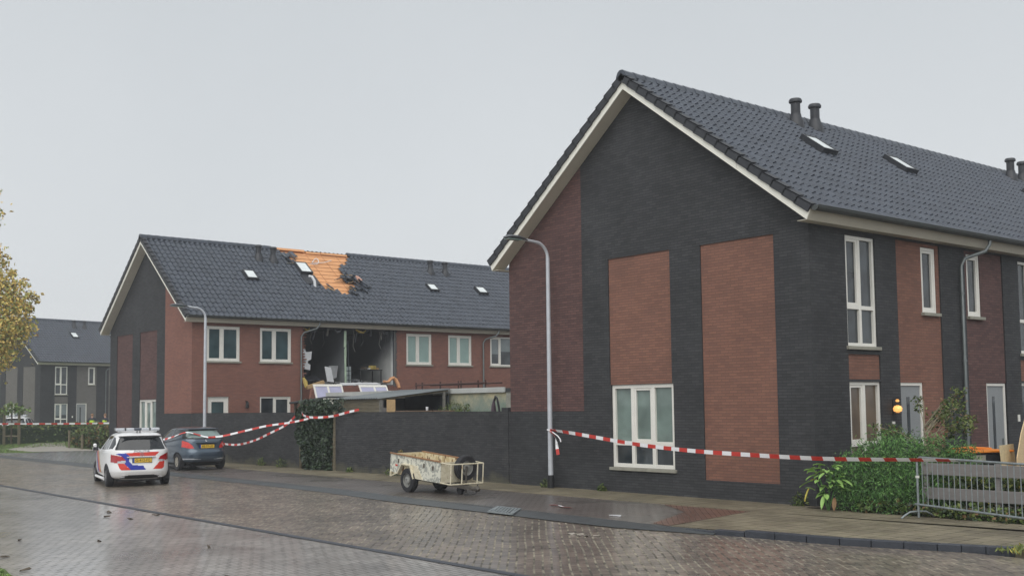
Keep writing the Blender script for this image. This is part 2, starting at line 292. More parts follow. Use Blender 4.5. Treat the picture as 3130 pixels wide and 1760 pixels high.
# ------------------------------------------------------------------ ground, road, pavements
def zroad(y):
    if y > -4.6: return -.02
    if y > -9.4: return -.055-.085*(-4.6-y)/4.8
    return -.14
def sheet(name, pl, z, m, label, cat='ground'):
    mb = MB(); mb.poly([(x, y, z) for x, y in pl], 0)
    return tag(mb.build(name, M[m], normals=False), label, cat, kind='structure')
def strip(name, top, bot, zt, zb, m, label, cat, thick=0):
    mb = MB()
    for k in range(len(top)-1):
        mb.poly([(bot[k][0],bot[k][1],zb),(bot[k+1][0],bot[k+1][1],zb),(top[k+1][0],top[k+1][1],zt),(top[k][0],top[k][1],zt)])
    return tag(mb.build(name, M[m], normals=False), label, cat, kind='structure')
mb = MB(); mb.poly([(-900,-900,-.3),(900,-900,-.3),(900,900,-.3),(-900,900,-.3)])
tag(mb.build('ground', M['asphalt'], normals=False), 'wide grey ground under the whole neighbourhood', 'ground', kind='structure')
mb = MB(); xs = np.linspace(-70, 45, 60); ys = [-3.9, -4.62, -6.2, -7.8, -9.25, -9.4]
for i in range(len(xs)-1):
    for j in range(len(ys)-1):
        z0, z1 = zroad(ys[j]) if j else -.05, zroad(ys[j+1])
        if j == 0: z1 = -.056
        mb.poly([(xs[i],ys[j+1],z1),(xs[i+1],ys[j+1],z1),(xs[i+1],ys[j],z0),(xs[i],ys[j],z0)])
tag(mb.build('road', M['road_brick'], normals=False), 'wet brick paved road running past the houses', 'road', kind='structure')
mb = MB(); mb.poly([(-70,-45,-.15),(45,-45,-.15),(45,-9.5,-.142),(-70,-9.5,-.142)])
tag(mb.build('junction_road', M['junction_brick'], normals=False), 'shiny wet brick junction in the foreground', 'road', kind='structure')
mb = MB(); mb.poly([(-70,-9.53,-.133),(45,-9.53,-.133),(45,-9.37,-.133),(-70,-9.37,-.133)])
tag(mb.build('gutter_line', M['kerb_concrete'], normals=False), 'thin dark gutter line across the wet paving', 'gutter', kind='structure')
BT = [(-70,-4.0),(-44,-4.0),(-15,-4.03),(-11.6,-4.08),(-7.8,-4.40),(-4.8,-4.42),(-2,-4.56),(.3,-4.66),(1.3,-4.58)]
BB = [(-70,-4.5),(-44,-4.5),(-15,-4.52),(-11.6,-4.60),(-7.8,-4.94),(-4.8,-4.98),(-2,-5.10),(-.6,-5.10),(1.3,-4.74)]
strip('kerb_band', BT, BB, .004, -.050, 'band_concrete', 'flush dark concrete band between road and parking bay', 'kerb')
sheet('parking_bay', [(-24.5,-4.06),(-11.6,-4.12),(-7.8,-4.44),(-2,-4.60),(.3,-4.70),(.0,-3.2),(-.3,-1.65),(-24.5,-1.65)], 0, 'bay_tile', 'wet grey parking bay beside the dark garden wall', 'parking bay')
sheet('red_paving', [(-2.6,-1.70),(-.36,-1.70),(-.06,-3.2),(.22,-4.62),(-.25,-4.52),(-1.2,-2.6)], .006, 'red_paver', 'reddish brick patch at the end of the parking bay', 'paving')
sw_ = MB(); SW = [(-31,-1.65),(-.34,-1.65),(-.02,-3.2),(.28,-4.64),(1.85,-4.48),(3.5,-4.30),(4.85,-3.9),(6.2,-3.35),(12,-2.4),(40,2),(40,.2),(-31,.2)]
sw_.prism(SW, lambda p: (p[0],p[1],.010), lambda p: (p[0],p[1],-.28)); tag(sw_.build('sidewalk', M['sidewalk_tile']), 'mossy brown tiled sidewalk along wall and house', 'sidewalk', kind='structure')
KO = [(.12,-4.80),(1.85,-4.62),(3.5,-4.44),(4.85,-4.04),(5.75,-3.70)]; KI = [(.12,-4.66),(1.85,-4.47),(3.5,-4.29),(4.85,-3.90),(5.75,-3.55)]
mb = MB()
for k in range(len(KO)-1):
    n_ = 3
    for q in range(n_):
        f0, f1 = (q+.0)/n_, (q+.97)/n_
        L2 = lambda A, f: (A[k][0]+(A[k+1][0]-A[k][0])*f, A[k][1]+(A[k+1][1]-A[k][1])*f)
        a, b, c, d = L2(KO, f0), L2(KO, f1), L2(KI, f1), L2(KI, f0); zt = .055-.085*max(0, 1-(k+f0)/1.0)
        mb.prism([a,b,c,d], lambda p: (p[0],p[1],-.2), lambda p, z=zt: (p[0],p[1],z))
tag(mb.build('kerb', M['kerb_concrete'], bevel=.012), 'raised dark kerb at the corner sidewalk', 'kerb', kind='structure')
sheet('courtyard', [(-47.5,-3.99),(-24.4,-3.99),(-24.4,1.2),(-45.8,1.2),(-47.3,.2),(-45.7,-2.2)], .003, 'court_tile', 'pale wet paving between the cars and the lawn', 'paving')
sheet('path', [(-51.5,-1.6),(-47,-1.6),(-45.2,1.5),(-52.4,1.8),(-61,4.5),(-63,3.5),(-54,-.6)], .008, 'path_stone', 'pale path crossing the lawn to the hedge', 'path')
sheet('lawn', [(-110,-3.99),(-45.9,-3.99),(-45.5,-2.4),(-47.0,.2),(-52.2,6),(-58,14),(-110,14)], .0, 'lawn', 'green lawn at the far left', 'lawn')
sheet('far_street', [(-110,14),(-52,14),(-46,1.3),(-30.7,.4),(-30.7,70),(-110,70)], -.01, 'asphalt', 'street between the two rear terraces', 'road')
sheet('garden_ground', [(-30.4,.2),(-9.7,.2),(-9.7,40),(-30.4,40)], 0, 'earth', 'garden ground behind the dark wall', 'ground')
sheet('front_garden', [(.02,-.42),(3.1,-.42),(9,1.6),(9,40),(.02,40)], .02, 'earth', 'planted soil before the near house front', 'garden')
sheet('verge', [(-3.6,-14.36),(-2.7,-14.5),(-1.5,-15.5),(-8,-17),(-9,-14.6)], -.136, 'lawn', 'grass corner at the lower left edge', 'lawn')
mb = MB()
for k in range(7): mb.beam((-4.62+k*.095,-4.50,.012), (-4.20+k*.095,-4.98,-.014), .045, .02)
mb.beam((-4.72,-4.44,.010), (-3.95,-4.46,.010), .05, .03); mb.beam((-4.28,-5.03,-.02), (-3.5,-5.05,-.02), .05, .03); mb.beam((-4.70,-4.44,.01), (-4.26,-5.03,-.02), .05, .03); mb.beam((-3.97,-4.46,.01), (-3.52,-5.05,-.02), .05, .03)
g_ = thing('storm_drain', 'slotted steel drain grate set in the dark band', 'drain'); mb.build('grate', M['galv'], g_)
mb = MB(); mb.poly([(-4.70,-4.44,.006),(-4.26,-5.03,-.03),(-3.52,-5.05,-.03),(-3.97,-4.46,.006)]); mb.build('drain_pit', M['soot'], g_, normals=False)  # flat dark sheet, its colour stands for the shade below the grate

# ------------------------------------------------------------------ terraced houses
W_, E_, OV, ZE, ZA = 9.643, .2455, .4045, 5.748, 9.827
SLM = (ZA-.24-ZE)/(W_/2+E_); SLA = math.atan(SLM); CA, SA = math.cos(SLA), math.sin(SLA)
XR = -W_/2
def zb(x, lift=0): return ZA-SLM*abs(x-XR)+lift
TILE0 = .11                                     # tile plane above the barge board top
SL = (W_/2+E_+.13)/CA                            # slope length
def slope_pt(s, y, h, side=1):                    # s from the ridge down, h above tile plane
    return Vector((XR+side*(s*CA+h*SA), y, ZA+TILE0-s*SA+h*CA))
GX = lambda p: Vector((p.x, -p.y, p.z))          # gable: (along x, outwards, z)
FX = lambda p: Vector((p.y, p.x, p.z))           # facade at x=0: (along y, outwards, z)
def wall_cells(mb, u0, u1, z0, z1, holes, depth, m=0, back=0):
    us = sorted({u0, u1, *[k for h in holes for k in h[:2] if u0 < k < u1]}); zs = sorted({z0, z1, *[k for h in holes for k in h[2:4] if z0 < k < z1]})
    for i in range(len(us)-1):
        for j in range(len(zs)-1):
            cu, cz = (us[i]+us[i+1])/2, (zs[j]+zs[j+1])/2
            if any(h[0] < cu < h[1] and h[2] < cz < h[3] for h in holes): continue
            mb.poly([(us[i],back,zs[j]),(us[i+1],back,zs[j]),(us[i+1],back,zs[j+1]),(us[i],back,zs[j+1])], m)
    for h in holes:
        a, b, c, d = max(h[0],u0), min(h[1],u1), max(h[2],z0), min(h[3],z1); q = back-depth
        mb.poly([(a,back,c),(a,q,c),(a,q,d),(a,back,d)], m); mb.poly([(b,back,c),(b,q,c),(b,q,d),(b,back,d)], m)
        mb.poly([(a,back,d),(b,back,d),(b,q,d),(a,q,d)], m); mb.poly([(a,back,c),(b,back,c),(b,q,c),(a,q,c)], m)
def window(parent, T, u0, u1, z0, z1, vs=(), hs=(), d=-.10, fr=.07, mu=.075, gl='glass_teal', sill=True, sash=(), lower=None, name='window', gl2=None, blind=None):
    """frame with mullions vs (positions) and transoms hs, panes behind, sill in front"""
    mb = MB(T); y0, y1 = d-.03, d+.05
    mb.box(u0,u0+fr,y0,y1,z0,z1); mb.box(u1-fr,u1,y0,y1,z0,z1); mb.box(u0+fr,u1-fr,y0,y1,z1-fr,z1); mb.box(u0+fr,u1-fr,y0,y1,z0,z0+fr)
    us = [u0+fr]+[k for v in vs for k in (v-mu/2, v+mu/2)]+[u1-fr]
    for v in vs: mb.box(v-mu/2, v+mu/2, y0, y1-.003, z0+fr, z1-fr)
    zs = [z0+fr]+[k for h in hs for k in (h-mu/2, h+mu/2)]+[z1-fr]
    for k in range(0, len(us), 2):
        for h in hs: mb.box(us[k], us[k+1], y0, y1-.006, h-mu/2, h+mu/2)
    for (i, j) in sash:                            # opening casement in cell i, j
        a, b, c, e = us[2*i], us[2*i+1], zs[2*j], zs[2*j+1]; q = .055
        mb.box(a,a+q,y0+.01,y1-.015,c,e); mb.box(b-q,b,y0+.01,y1-.015,c,e); mb.box(a+q,b-q,y0+.01,y1-.015,c,c+q); mb.box(a+q,b-q,y0+.01,y1-.015,e-q,e)
    o = mb.build(name, M['white_frame'], parent, bevel=.006)
    mats = [M[gl], M[gl2 or gl]]
    gb = MB(T)
    for k in range(0, len(us), 2):
        for j in range(0, len(zs), 2):
            gb.poly([(us[k],d-.012,zs[j]),(us[k+1],d-.012,zs[j]),(us[k+1],d-.012,zs[j+1]),(us[k],d-.012,zs[j+1])], 1 if (lower is not None and j < 2*lower) else 0)
    gb.build('pane', mats, o)
    if blind:
        bb = MB(T)
        for k in range(0, len(us), 2):
            zz = zs[-1]-(zs[-1]-zs[0])*blind[k//2 % len(blind)]
            if zs[-1]-zz > .05: bb.poly([(us[k],d-.008,zz),(us[k+1],d-.008,zz),(us[k+1],d-.008,zs[-1]),(us[k],d-.008,zs[-1])])
        if bb.f: bb.build('blind', M['blind_grey'], o)
    if sill:
        sb = MB(T); sb.box(u0-.06,u1+.06,d+.052,.055,z0-.075,z0-.002); sb.build('sill', M['sill_stone'], o, bevel=.006)
    return o
def door(parent, T, u0, u1, z1, slit=.5, glaz=False):
    mb = MB(T); d = -.10
    mb.box(u0,u0+.07,d-.03,d+.05,.03,z1); mb.box(u1-.07,u1,d-.03,d+.05,.03,z1); mb.box(u0+.07,u1-.07,d-.03,d+.05,z1-.07,z1)
    o = mb.build('door_frame', M['white_frame'], parent, bevel=.006)
    lb = MB(T)
    if glaz:
        lb.box(u0+.07,u0+.2,d-.02,d+.03,.05,z1-.07); lb.box(u1-.2,u1-.07,d-.02,d+.03,.05,z1-.07); lb.box(u0+.2,u1-.2,d-.02,d+.03,z1-.22,z1-.07); lb.box(u0+.2,u1-.2,d-.02,d+.03,.05,1.0)
        lb.build('door', M['white_frame'], o, bevel=.005)
        p = MB(T); p.poly([(u0+.2,d,1.0),(u1-.2,d,1.0),(u1-.2,d,z1-.22),(u0+.2,d,z1-.22)]); p.build('pane', M['glass_teal'], o)
    else:
        lb.box(u0+.07,u1-.07,d-.02,d+.02,.05,z1-.07); lb.build('door', M['door_grey'], o)
        c = u0+(u1-u0)*slit; p = MB(T); p.box(c-.06,c+.06,d+.021,d+.026,.75,z1-.32); p.build('pane', M['glass_dark'], o)
        h = MB(T); h.box(u1-.2,u1-.17,d+.02,d+.06,.95,1.15); h.build('handle', M['steel'], o)
    return o
def tiles(name, parent, y0, y1, side, skip=None, tw=.245, rows=18, k=19, m='tile_grey', seed=1):
    rg = np.random.default_rng(seed); nc = int(round((y1-y0)/tw)); tw = (y1-y0)/nc
    tt = np.linspace(0, 1, k); prof = .023*np.cos(2*np.pi*(tt-.80))+.018*np.exp(-((tt-.80)/.11)**2)
    rh = SL/rows; V = []; F = []; base = 0
    for r in range(rows):
        for c in range(nc):
            sc_, yc_ = (r+.5)*rh, y0+(c+.5)*tw
            if skip and skip(sc_, yc_): continue
            j1, j2, j3 = rg.normal(0,.0025), rg.normal(0,.004), rg.normal(0,.004)
            s0, s1 = r*rh-.02, (r+1)*rh+rg.normal(0,.003)
            yy = y0+(c+tt)*tw
            for (s, h) in ((s0, .0), (s1, .027), (s1-.006, -.004)):
                hh = h+prof+j1+(j2*(tt-.5)*2 if h > .01 else 0)
                if h < 0: hh = prof*.2-.012
                x = XR+side*(s*CA+hh*SA); z = ZA+TILE0-s*SA+hh*CA
                V.append(np.stack([x, yy, z], 1))
            for a in range(2):
                i0 = base+a*k+np.arange(k-1)
                q = np.stack([i0, i0+1, i0+k+1, i0+k], 1); F.append(q if side < 0 else q[:, ::-1])
            base += 3*k
    return npmesh(name, np.concatenate(V), np.concatenate(F), M[m], parent)
def roof_parts(root, Lh, skip=None, seed=1, ridge_skip=None, back=True):
    rf = tiles('roof', root, -OV-.02, Lh, 1, skip, seed=seed)
    # underlay so nothing shows between tiles, and the rear slope
    ub = MB()
    for sd_ in (1, -1):
        P = [slope_pt(s, y, -.03, sd_) for s, y in ((.05,-OV+.02),(SL-.1,-OV+.02),(SL-.1,Lh),(.05,Lh))]
        if sd_ < 0 or not skip: ub.poly(P)
    ub.build('underlay', M['tile_dark'], rf, normals=False)
    tiles('roof', root, -OV-.02, Lh, -1, None, seed=seed+5)
    rb = MB(); n = int((Lh+OV)/.36)
    for i in range(n):
        y = -OV-.05+i*.36
        if ridge_skip and ridge_skip(y+.18): continue
        P = [(-.17,-.115),(-.12,.0),(-.05,.055),(.05,.055),(.12,.0),(.17,-.115)]
        dz = .012*(i % 2)*0
        rb.prism(P, lambda p, y=y: (XR+p[0], y, ZA+TILE0+.05+p[1]), lambda p, y=y: (XR+p[0]*.97, y+.375, ZA+TILE0+.035+p[1]))
    rb.build('ridge_tiles', M['tile_grey'], rf, smooth=False)
    vb = MB(); rows = 18; rh = SL/rows
    for sd_ in (1, -1):
        for r in range(rows):
            s0, s1 = r*rh-.03, (r+1)*rh
            a = [slope_pt(s0,-OV-.05,.01,sd_), slope_pt(s1,-OV-.05,.05,sd_), slope_pt(s1,-OV-.05,-.135,sd_), slope_pt(s0,-OV-.05,-.155,sd_)]
            b = [p+Vector((0,.045,0)) for p in a]
            vb.prism(list(range(4)), lambda i: a[i], lambda i: b[i])
            a = [slope_pt(s0,-OV-.05,.012,sd_), slope_pt(s1,-OV-.05,.052,sd_), slope_pt(s1,-OV-.05,.03,sd_), slope_pt(s0,-OV-.05,-.01,sd_)]
            b = [p+Vector((0,.17,.02)) for p in a]; vb.prism(list(range(4)), lambda i: a[i], lambda i: b[i])
    vb.build('verge_tiles', M['tile_dark'], rf)
    # white barge boards with butt joints
    bb = MB(); hw = W_/2+E_
    for sd_ in (1, -1):
        cuts = [0, .33, .66, 1]
        for q in range(3):
            d0, d1 = cuts[q]*hw+(.003 if q else 0), cuts[q+1]*hw-.003
            pl = [(d0, zb(XR+d0)), (d1, zb(XR+d1)), (d1, zb(XR+d1)-.24), (d0, zb(XR+d0)-.24)]
            if q == 2: pl[1] = (d1+.085, zb(XR+d1+.085)); 
            bb.prism(pl, lambda p: (XR+sd_*p[0], -OV-.002, p[1]), lambda p: (XR+sd_*p[0], -OV+.02, p[1]))
    bb.build('barge_board', M['cream'], root)
    sb = MB()
    for sd_ in (1, -1):
        q = [(XR+sd_*d, y, zb(XR+d)-.238) for d, y in ((0,-OV+.021),(hw,-OV+.021),(hw,.0),(0,.0))]; sb.poly(q)
    sb.box(.003, E_, -OV+.021, Lh, ZE-.002, ZE+.012); sb.box(XR*2-E_, XR*2-.003, -OV+.021, Lh, ZE-.002, ZE+.012)
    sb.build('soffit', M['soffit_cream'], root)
    fb = MB(); fb.prism([(E_,ZE),(E_+.085,ZE+.185),(E_+.085,ZE+.23),(E_-.02,ZE+.23)], lambda p: (p[0],-OV+.022,p[1]), lambda p: (p[0],Lh,p[1]))
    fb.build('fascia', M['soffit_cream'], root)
    gb = MB(); cx, cz, r = E_+.195, ZE+.26, .10
    pts = [(cx+r*math.cos(a), cz+r*math.sin(a)) for a in np.linspace(math.pi, 2*math.pi, 9)]; pin = [(cx+(r-.008)*math.cos(a), cz+(r-.008)*math.sin(a)) for a in np.linspace(2*math.pi, math.pi, 9)]
    gb.prism(pts+pin, lambda p: (p[0],-OV+.0,p[1]), lambda p: (p[0],Lh,p[1]))
    gb.tube([(cx+r,-OV+.0,cz),(cx+r,Lh,cz)], .011, 6)
    gb.prism(pts, lambda p: (p[0],-OV-.004,p[1]), lambda p: (p[0],-OV+.012,p[1]))
    gb.build('gutter', M['gutter_grey'], root)
    return rf
def roof_vent(root, y, x, hgt=.86):
    s = (x-XR)/CA; b = slope_pt(s, y, 0); mb = MB()
    mb.lathe([(.27,-.12),(.25,.10),(.17,.22),(.135,.36),(.13,.36)], b, n=16); mb.build('roof_vent', M['vent_plastic'], root, smooth=True)
    o = COL.objects[-1] if False else None
    c = MB(); c.lathe([(.122,.3),(.122,hgt-.10),(.20,hgt-.10),(.205,hgt-.05),(.17,hgt),(.06,hgt+.04)], b, n=16)
    return c, b
def vents(root, lst, hgt=.86):
    for y, x in lst:
        s = (x-XR)/CA; b = slope_pt(s, y, 0); mb = MB()
        mb.lathe([(.24,-.16),(.21,.06),(.165,.16),(.14,.28)], b, n=18); o = mb.build('roof_vent', M['vent_plastic'], root, smooth=True)
        mb = MB(); mb.lathe([(.128,.26),(.128,hgt-.12),(.13,hgt-.12)], b, n=18); mb.build('vent_pipe', M['vent_plastic'], o, smooth=True)
        mb = MB(); mb.lathe([(.135,hgt-.12),(.175,hgt-.10),(.18,hgt-.05),(.15,hgt),(.05,hgt+.02)], b, n=18); mb.build('vent_cap', M['vent_plastic'], o, smooth=True)
def roof_window(root, y0, y1, x0, x1, lift=.12, tilt=0, skirt=0):
    s0, s1 = (x0-XR)/CA, (x1-XR)/CA; T = lambda p: slope_pt(p.x, p.y, p.z+tilt*(p.x-s0)*(1 if p.z > .03 else 0)); mb = MB(T); f = .06
    mb.box(s0,s0+f,y0,y1,-.03,lift); mb.box(s1-f,s1,y0,y1,-.03,lift); mb.box(s0+f,s1-f,y0,y0+f,-.03,lift); mb.box(s0+f,s1-f,y1-f,y1,-.03,lift)
    if skirt: mb.box(s1+.002, s1+skirt, y0-.04, y1+.08, -.03, .055)
    o = mb.build('roof_window', M['vent_plastic'], root)
    p = MB(T); p.poly([(s0+f,y0+f,lift-.015),(s1-f,y0+f,lift-.015),(s1-f,y1-f,lift-.015),(s0+f,y1-f,lift-.015)]); p.build('pane', M['roof_glass'], o, normals=False)
    return o
def downpipe(root, y, z0=0, zt=ZE+.2):
    mb = MB(); mb.tube([(E_+.185,y+.75,zt),(E_+.185,y+.72,zt-.14),(E_+.12,y+.62,zt-.30),(.11,y+.12,zt-.48),(.075,y,zt-.66),(.075,y,z0)], .042, 10)
    for z in (1.2, 3.0, 4.6): mb.lathe([(.05,z),(.05,z+.06)], (.075,y,0), n=10)
    return mb.build('downpipe', M['zinc'], root, smooth=True)

def gable(root, red_left, panel='red_brick', side_panel=None, gwin=True, mirror=False, gl='glass_blind', prefix=None):
    """gable wall at y=0; u runs along x, mirrored for the rear terrace"""
    mu_ = (lambda u: -W_-u) if mirror else (lambda u: u)
    def rect(a, b, c, d): a, b = sorted((mu_(a), mu_(b))); return (a, b, c, d)
    p1 = rect(-5.84,-3.82,2.57,5.65); p2 = rect(-2.90,-.89,.41,5.64); gw = rect(-5.80,-3.78,.54,2.57); ZT = 5.70
    redr = rect(-W_,-6.76,1.94,ZT); holes = [p1, gw, p2]
    mb = MB(GX); wall_cells(mb, -W_, 0, -.3, ZT, holes, .12)
    xr = mu_(-6.76)
    lo, hi = sorted((xr, 0 if not mirror else -W_))
    tri = lambda a, b, off: [(a,off,ZT)]+[(b,off,ZT)]+[(b,off,min(zb(b)-.25, ZA))]+([(XR,off,ZA-.25)] if a < XR < b else [])+[(a,off,min(zb(a)-.25, ZA))]
    mb.poly(tri(-W_, 0, 0))
    mb.build('gable_wall', M['dark_brick'], root, normals=False)
    for r_, q in ((p1, .03), (p2, .03)):
        b = MB(GX); wall_cells(b, r_[0], r_[1], r_[2], r_[3], [], .0, back=-q); b.build('brick_panel', M[panel], root, normals=False)
    if red_left:
        a_, b_ = sorted((xr, mu_(-W_)))
        b = MB(GX); wall_cells(b, a_, b_, 1.94, ZT, [], 0, back=.004); b.poly(tri(a_, b_, .004)); b.build('brick_panel', M[side_panel or panel], root, normals=False)
    c = sorted((mu_(-5.13), mu_(-4.46)))
    window(root, GX, gw[0]+.003, gw[1]-.003, .60, 2.567, vs=c, hs=(1.17,), gl=gl, gl2='glass_dark', lower=1, sash=((1,1),), d=-.09, mu=.10, fr=.09)
def facade_front(root, Lh, panel='red_brick', panel2=None, gl='glass_dark', lamp=False, ymirror=5.66, n=2, blinds=True):
    H = [(1.27,2.40,3.20,5.635,'tall'),(1.27,2.46,.5,2.52,'ground'),(1.27,2.46,2.57,3.10,'red'),(3.23,5.09,-.3,5.70,'strip')]
    def hs(k):
        f = (lambda u: u+2*ymirror*(k//2)) if k % 2 == 0 else (lambda u: 2*ymirror*(k//2)+2*ymirror-u)
        return f
    holes = []; jobs = []
    for k in range(n):
        f = hs(k)
        for h in H: a, b = sorted((f(h[0]), f(h[1]))); holes.append((a,b,h[2],h[3])); jobs.append((k, a, b, h, f))
    holes = [h for h in holes if h[1] < Lh]
    mb = MB(FX); wall_cells(mb, 0, Lh, -.3, 5.76, holes, .12); mb.build('front_wall', M['dark_brick'], root, normals=False)
    for k, a, b, h, f in jobs:
        if b >= Lh: continue
        if h[4] == 'tall': window(root, FX, a+.003, b-.003, 3.27, 5.632, vs=((a+b)/2,), hs=(4.10,), gl=gl, sash=((k % 2, 1),), d=-.09, mu=.085)
        elif h[4] == 'ground': window(root, FX, a+.003, b-.003, .57, 2.517, vs=((a+b)/2,), hs=(1.2,), gl='curtain_tan' if k == 0 and lamp else gl, sash=((k % 2, 1),), d=-.09, mu=.09, blind=(.55,.5) if not lamp else None)
        elif h[4] == 'red':
            q = MB(FX); wall_cells(q, a, b, h[2], h[3], [], 0, back=-.03); q.build('brick_panel', M[panel], root, normals=False)
        else:
            sw = sorted((f(4.31), f(4.95))); dr = sorted((f(3.22), f(4.21))); pn = panel if k % 2 == 0 else (panel2 or panel)
            q = MB(FX); wall_cells(q, a, b, -.3, 5.70, [(sw[0],sw[1],4.04,5.62),(max(dr[0],a),min(dr[1],b),-.3,2.51)], .10, back=-.03); q.build('brick_panel', M[pn], root, normals=False)
            window(root, FX, sw[0]+.003, sw[1]-.003, 4.11, 5.617, gl=gl, sash=((0,0),), d=-.10)
            door(root, FX, max(dr[0],a)+.003, min(dr[1],b)-.003, 2.507, slit=.42)
def seal(root, Lh, rear=True):
    mb = MB(); mb.poly([(-W_,0,-.3),(-W_,Lh,-.3),(-W_,Lh,5.9),(-W_,0,5.9)]); mb.poly([(0,Lh,-.3),(-W_,Lh,-.3),(-W_,Lh,5.9),(XR,Lh,ZA-.2),(0,Lh,5.9)])
    mb.build('rear_wall', M['dull_red_brick'], root, normals=False)

# near terrace
near = thing('terraced_house', 'nearest dark brick terrace with red brick panels and tall gable at right', 'house', (0,0,0))
LN = 24.0
gable(near, True, 'red_brick', 'dull_red_brick'); facade_front(near, LN, 'red_brick', 'dull_red_brick', lamp=True, n=4); roof_parts(near, LN, seed=3); seal(near, LN)
vents(near, [(5.84,-4.40),(6.72,-4.40),(17.95,-4.40),(18.8,-4.40)], .70)
for y in (4.36, 8.15, 16.2): roof_window(near, y, y+.62, -3.28, -2.62, lift=.17)
downpipe(near, 5.93); downpipe(near, 17.2)
wl = MB(FX); wl.box(2.865,2.895,-.001,.03,1.80,2.12); wl.build('wall_lamp', M['black_plastic'], near); wlo = near.children[-1]
for z0, hz_ in ((1.85, 1.0), (2.08, .38)):
    q = MB(FX); q.lathe([(.02,z0),(.075*hz_+.01,z0+.03*hz_),(.10*hz_,z0+.09*hz_),(.07*hz_,z0+.14*hz_),(.02,z0+.16*hz_)], (2.88,.12,0), n=16); q.build('lamp_glass', M['amber'], wlo, smooth=True)
for z0 in (1.83, 2.035, 2.15):
    q = MB(FX); q.lathe([(.03,z0),(.085,z0-.010),(.085,z0+.004),(.03,z0+.016)], (2.88,.12,0), n=14); q.build('lamp_ring', M['black_plastic'], wlo)
q = MB(FX); q.box(2.83,2.93,.001,.02,1.60,1.655); q.build('doorbell', M['white_frame'], near)
q = MB(FX); q.box(8.57,8.67,.001,.02,1.55,1.72); q.build('house_number_plate', M['white_frame'], near)

# damaged terrace at the back, rear side towards us
SX = -30.552; LF = 27.0
far = thing('terraced_house', 'red brick terrace with blown out upper room and torn roof', 'house', (SX,0,0))
gable(far, True, 'dull_red_brick', 'smooth_red_brick', mirror=True)
HO = (5.19, 10.24, 3.02, 5.76)
wins = [(.64,2.15),(3.09,4.61),(10.76,12.25),(13.25,14.71),(15.90,17.38),(18.4,19.9),(21.1,22.6),(23.7,25.2)]
gwins = [(3.10,4.59,.9,2.62)]; gdoor = (.70,1.66)
mb = MB(FX); wall_cells(mb, 0, LF, -.3, 5.76, [(a,b,4.08,5.62) for a, b in wins]+gwins+[(gdoor[0],gdoor[1],-.3,2.63)]+[HO], .12); mb.build('rear_wall', M['smooth_red_brick'], far, normals=False)
gls = ['glass_teal','glass_teal','glass_mint','glass_mint','glass_dark','glass_dark','glass_teal','glass_teal']
for i, (a, b) in enumerate(wins):
    window(far, FX, a+.003, b-.003, 4.13, 5.617, vs=((a+b)/2-.06,), gl=gls[i], sash=((0,0),(1,0)) if i != 4 else ((0,0),), blind={4:(.6,.5)}.get(i), d=-.08)
window(far, FX, 3.103, 4.587, .97, 2.617, vs=(3.80,), gl='glass_dark', sash=((1,0),), d=-.08)
door(far, FX, gdoor[0]+.003, gdoor[1]-.003, 2.627, glaz=True)
mb = MB(); mb.poly([(-W_,0,-.3),(-W_,LF,-.3),(-W_,LF,5.9),(-W_,0,5.9)]); mb.poly([(0,LF,-.3),(-W_,LF,-.3),(-W_,LF,5.9),(XR,LF,ZA-.2),(0,LF,5.9)]); mb.build('front_wall', M['dark_brick'], far, normals=False)
q = MB(FX); q.lathe([(.03,2.12),(.08,2.16),(.06,2.38),(.02,2.42)], (2.44,.13,0), n=10); q.box(2.42,2.46,0,.14,2.40,2.44); q.build('wall_lamp', M['black_plastic'], far)
HOLE = [(-35.35,6.25),(-34.95,6.9),(-34.45,6.62),(-34.15,6.55),(-33.99,6.62),(-33.40,6.62),(-32.75,6.62),(-32.70,7.3),(-32.6,7.41),(-32.55,7.8),(-32.43,8.13),(-32.28,8.27),(-32.40,8.85),(-32.71,9.05),(-33.05,9.07),(-33.11,8.75),(-33.52,9.0),(-33.95,9.06),(-34.33,9.36),(-34.63,9.8),(-35.0,10.19),(-35.5,10.31),(-35.6,6.25)]
HOLE = [((x-SX-XR)/CA, y) for x, y in HOLE]
def inpoly(px, py, P):
    c = False; j = len(P)-1
    for i in range(len(P)):
        (xi, yi), (xj, yj) = P[i], P[j]
        if (yi > py) != (yj > py) and px < (xj-xi)*(py-yi)/(yj-yi)+xi: c = not c
        j = i
    return c
EXTRA = [(SL-.55*SL, 9.2), (3.05, 9.55), (2.7, 9.45), (3.4, 8.1)]
def skip(s, y): return inpoly(s, y, HOLE) or any(abs(s-a) < .17 and abs(y-b) < .13 for a, b in EXTRA)
roof_parts(far, LF, skip=skip, seed=9, ridge_skip=lambda y: 6.1 < y < 10.35)
# boards and foam under the lost tiles
mb = MB(); mb.poly([slope_pt(s, y, -.16) for s, y in ((0,-.3),(SL-.15,-.3),(SL-.15,LF),(0,LF))]); mb.build('roof_deck', M['tile_dark'], far, normals=False)
T = lambda p: slope_pt(p.x, p.y, p.z); mb = MB(T); mb.box(-.02,4.3,5.9,10.9,-.13,-.075); fo = mb.build('insulation_panel', M['foam_orange'], far)
mb = MB(T)
for k in range(1, 12): mb.box(k*.36-.012,k*.36+.012,5.95,10.85,-.074,-.060)
for k in range(6): mb.box(0,4.25,6.15+k*.88-.012,6.15+k*.88+.012,-.0745,-.066)
mb.build('batten', M['foam_seam'], fo)
mb = MB(); P = [(-.15,-.09),(-.08,.02),(.08,.02),(.15,-.09)]
for (y0, y1, dz) in ((6.15,7.85,.02),(7.95,8.75,-.05),(8.8,10.3,-.035)):
    mb.prism(P, lambda p: (XR+p[0],y0,ZA+TILE0+.0+dz+p[1]), lambda p: (XR+p[0],y1,ZA+TILE0-.0+dz+p[1]))
mb.build('ridge_foam', M['foam_orange'], fo)
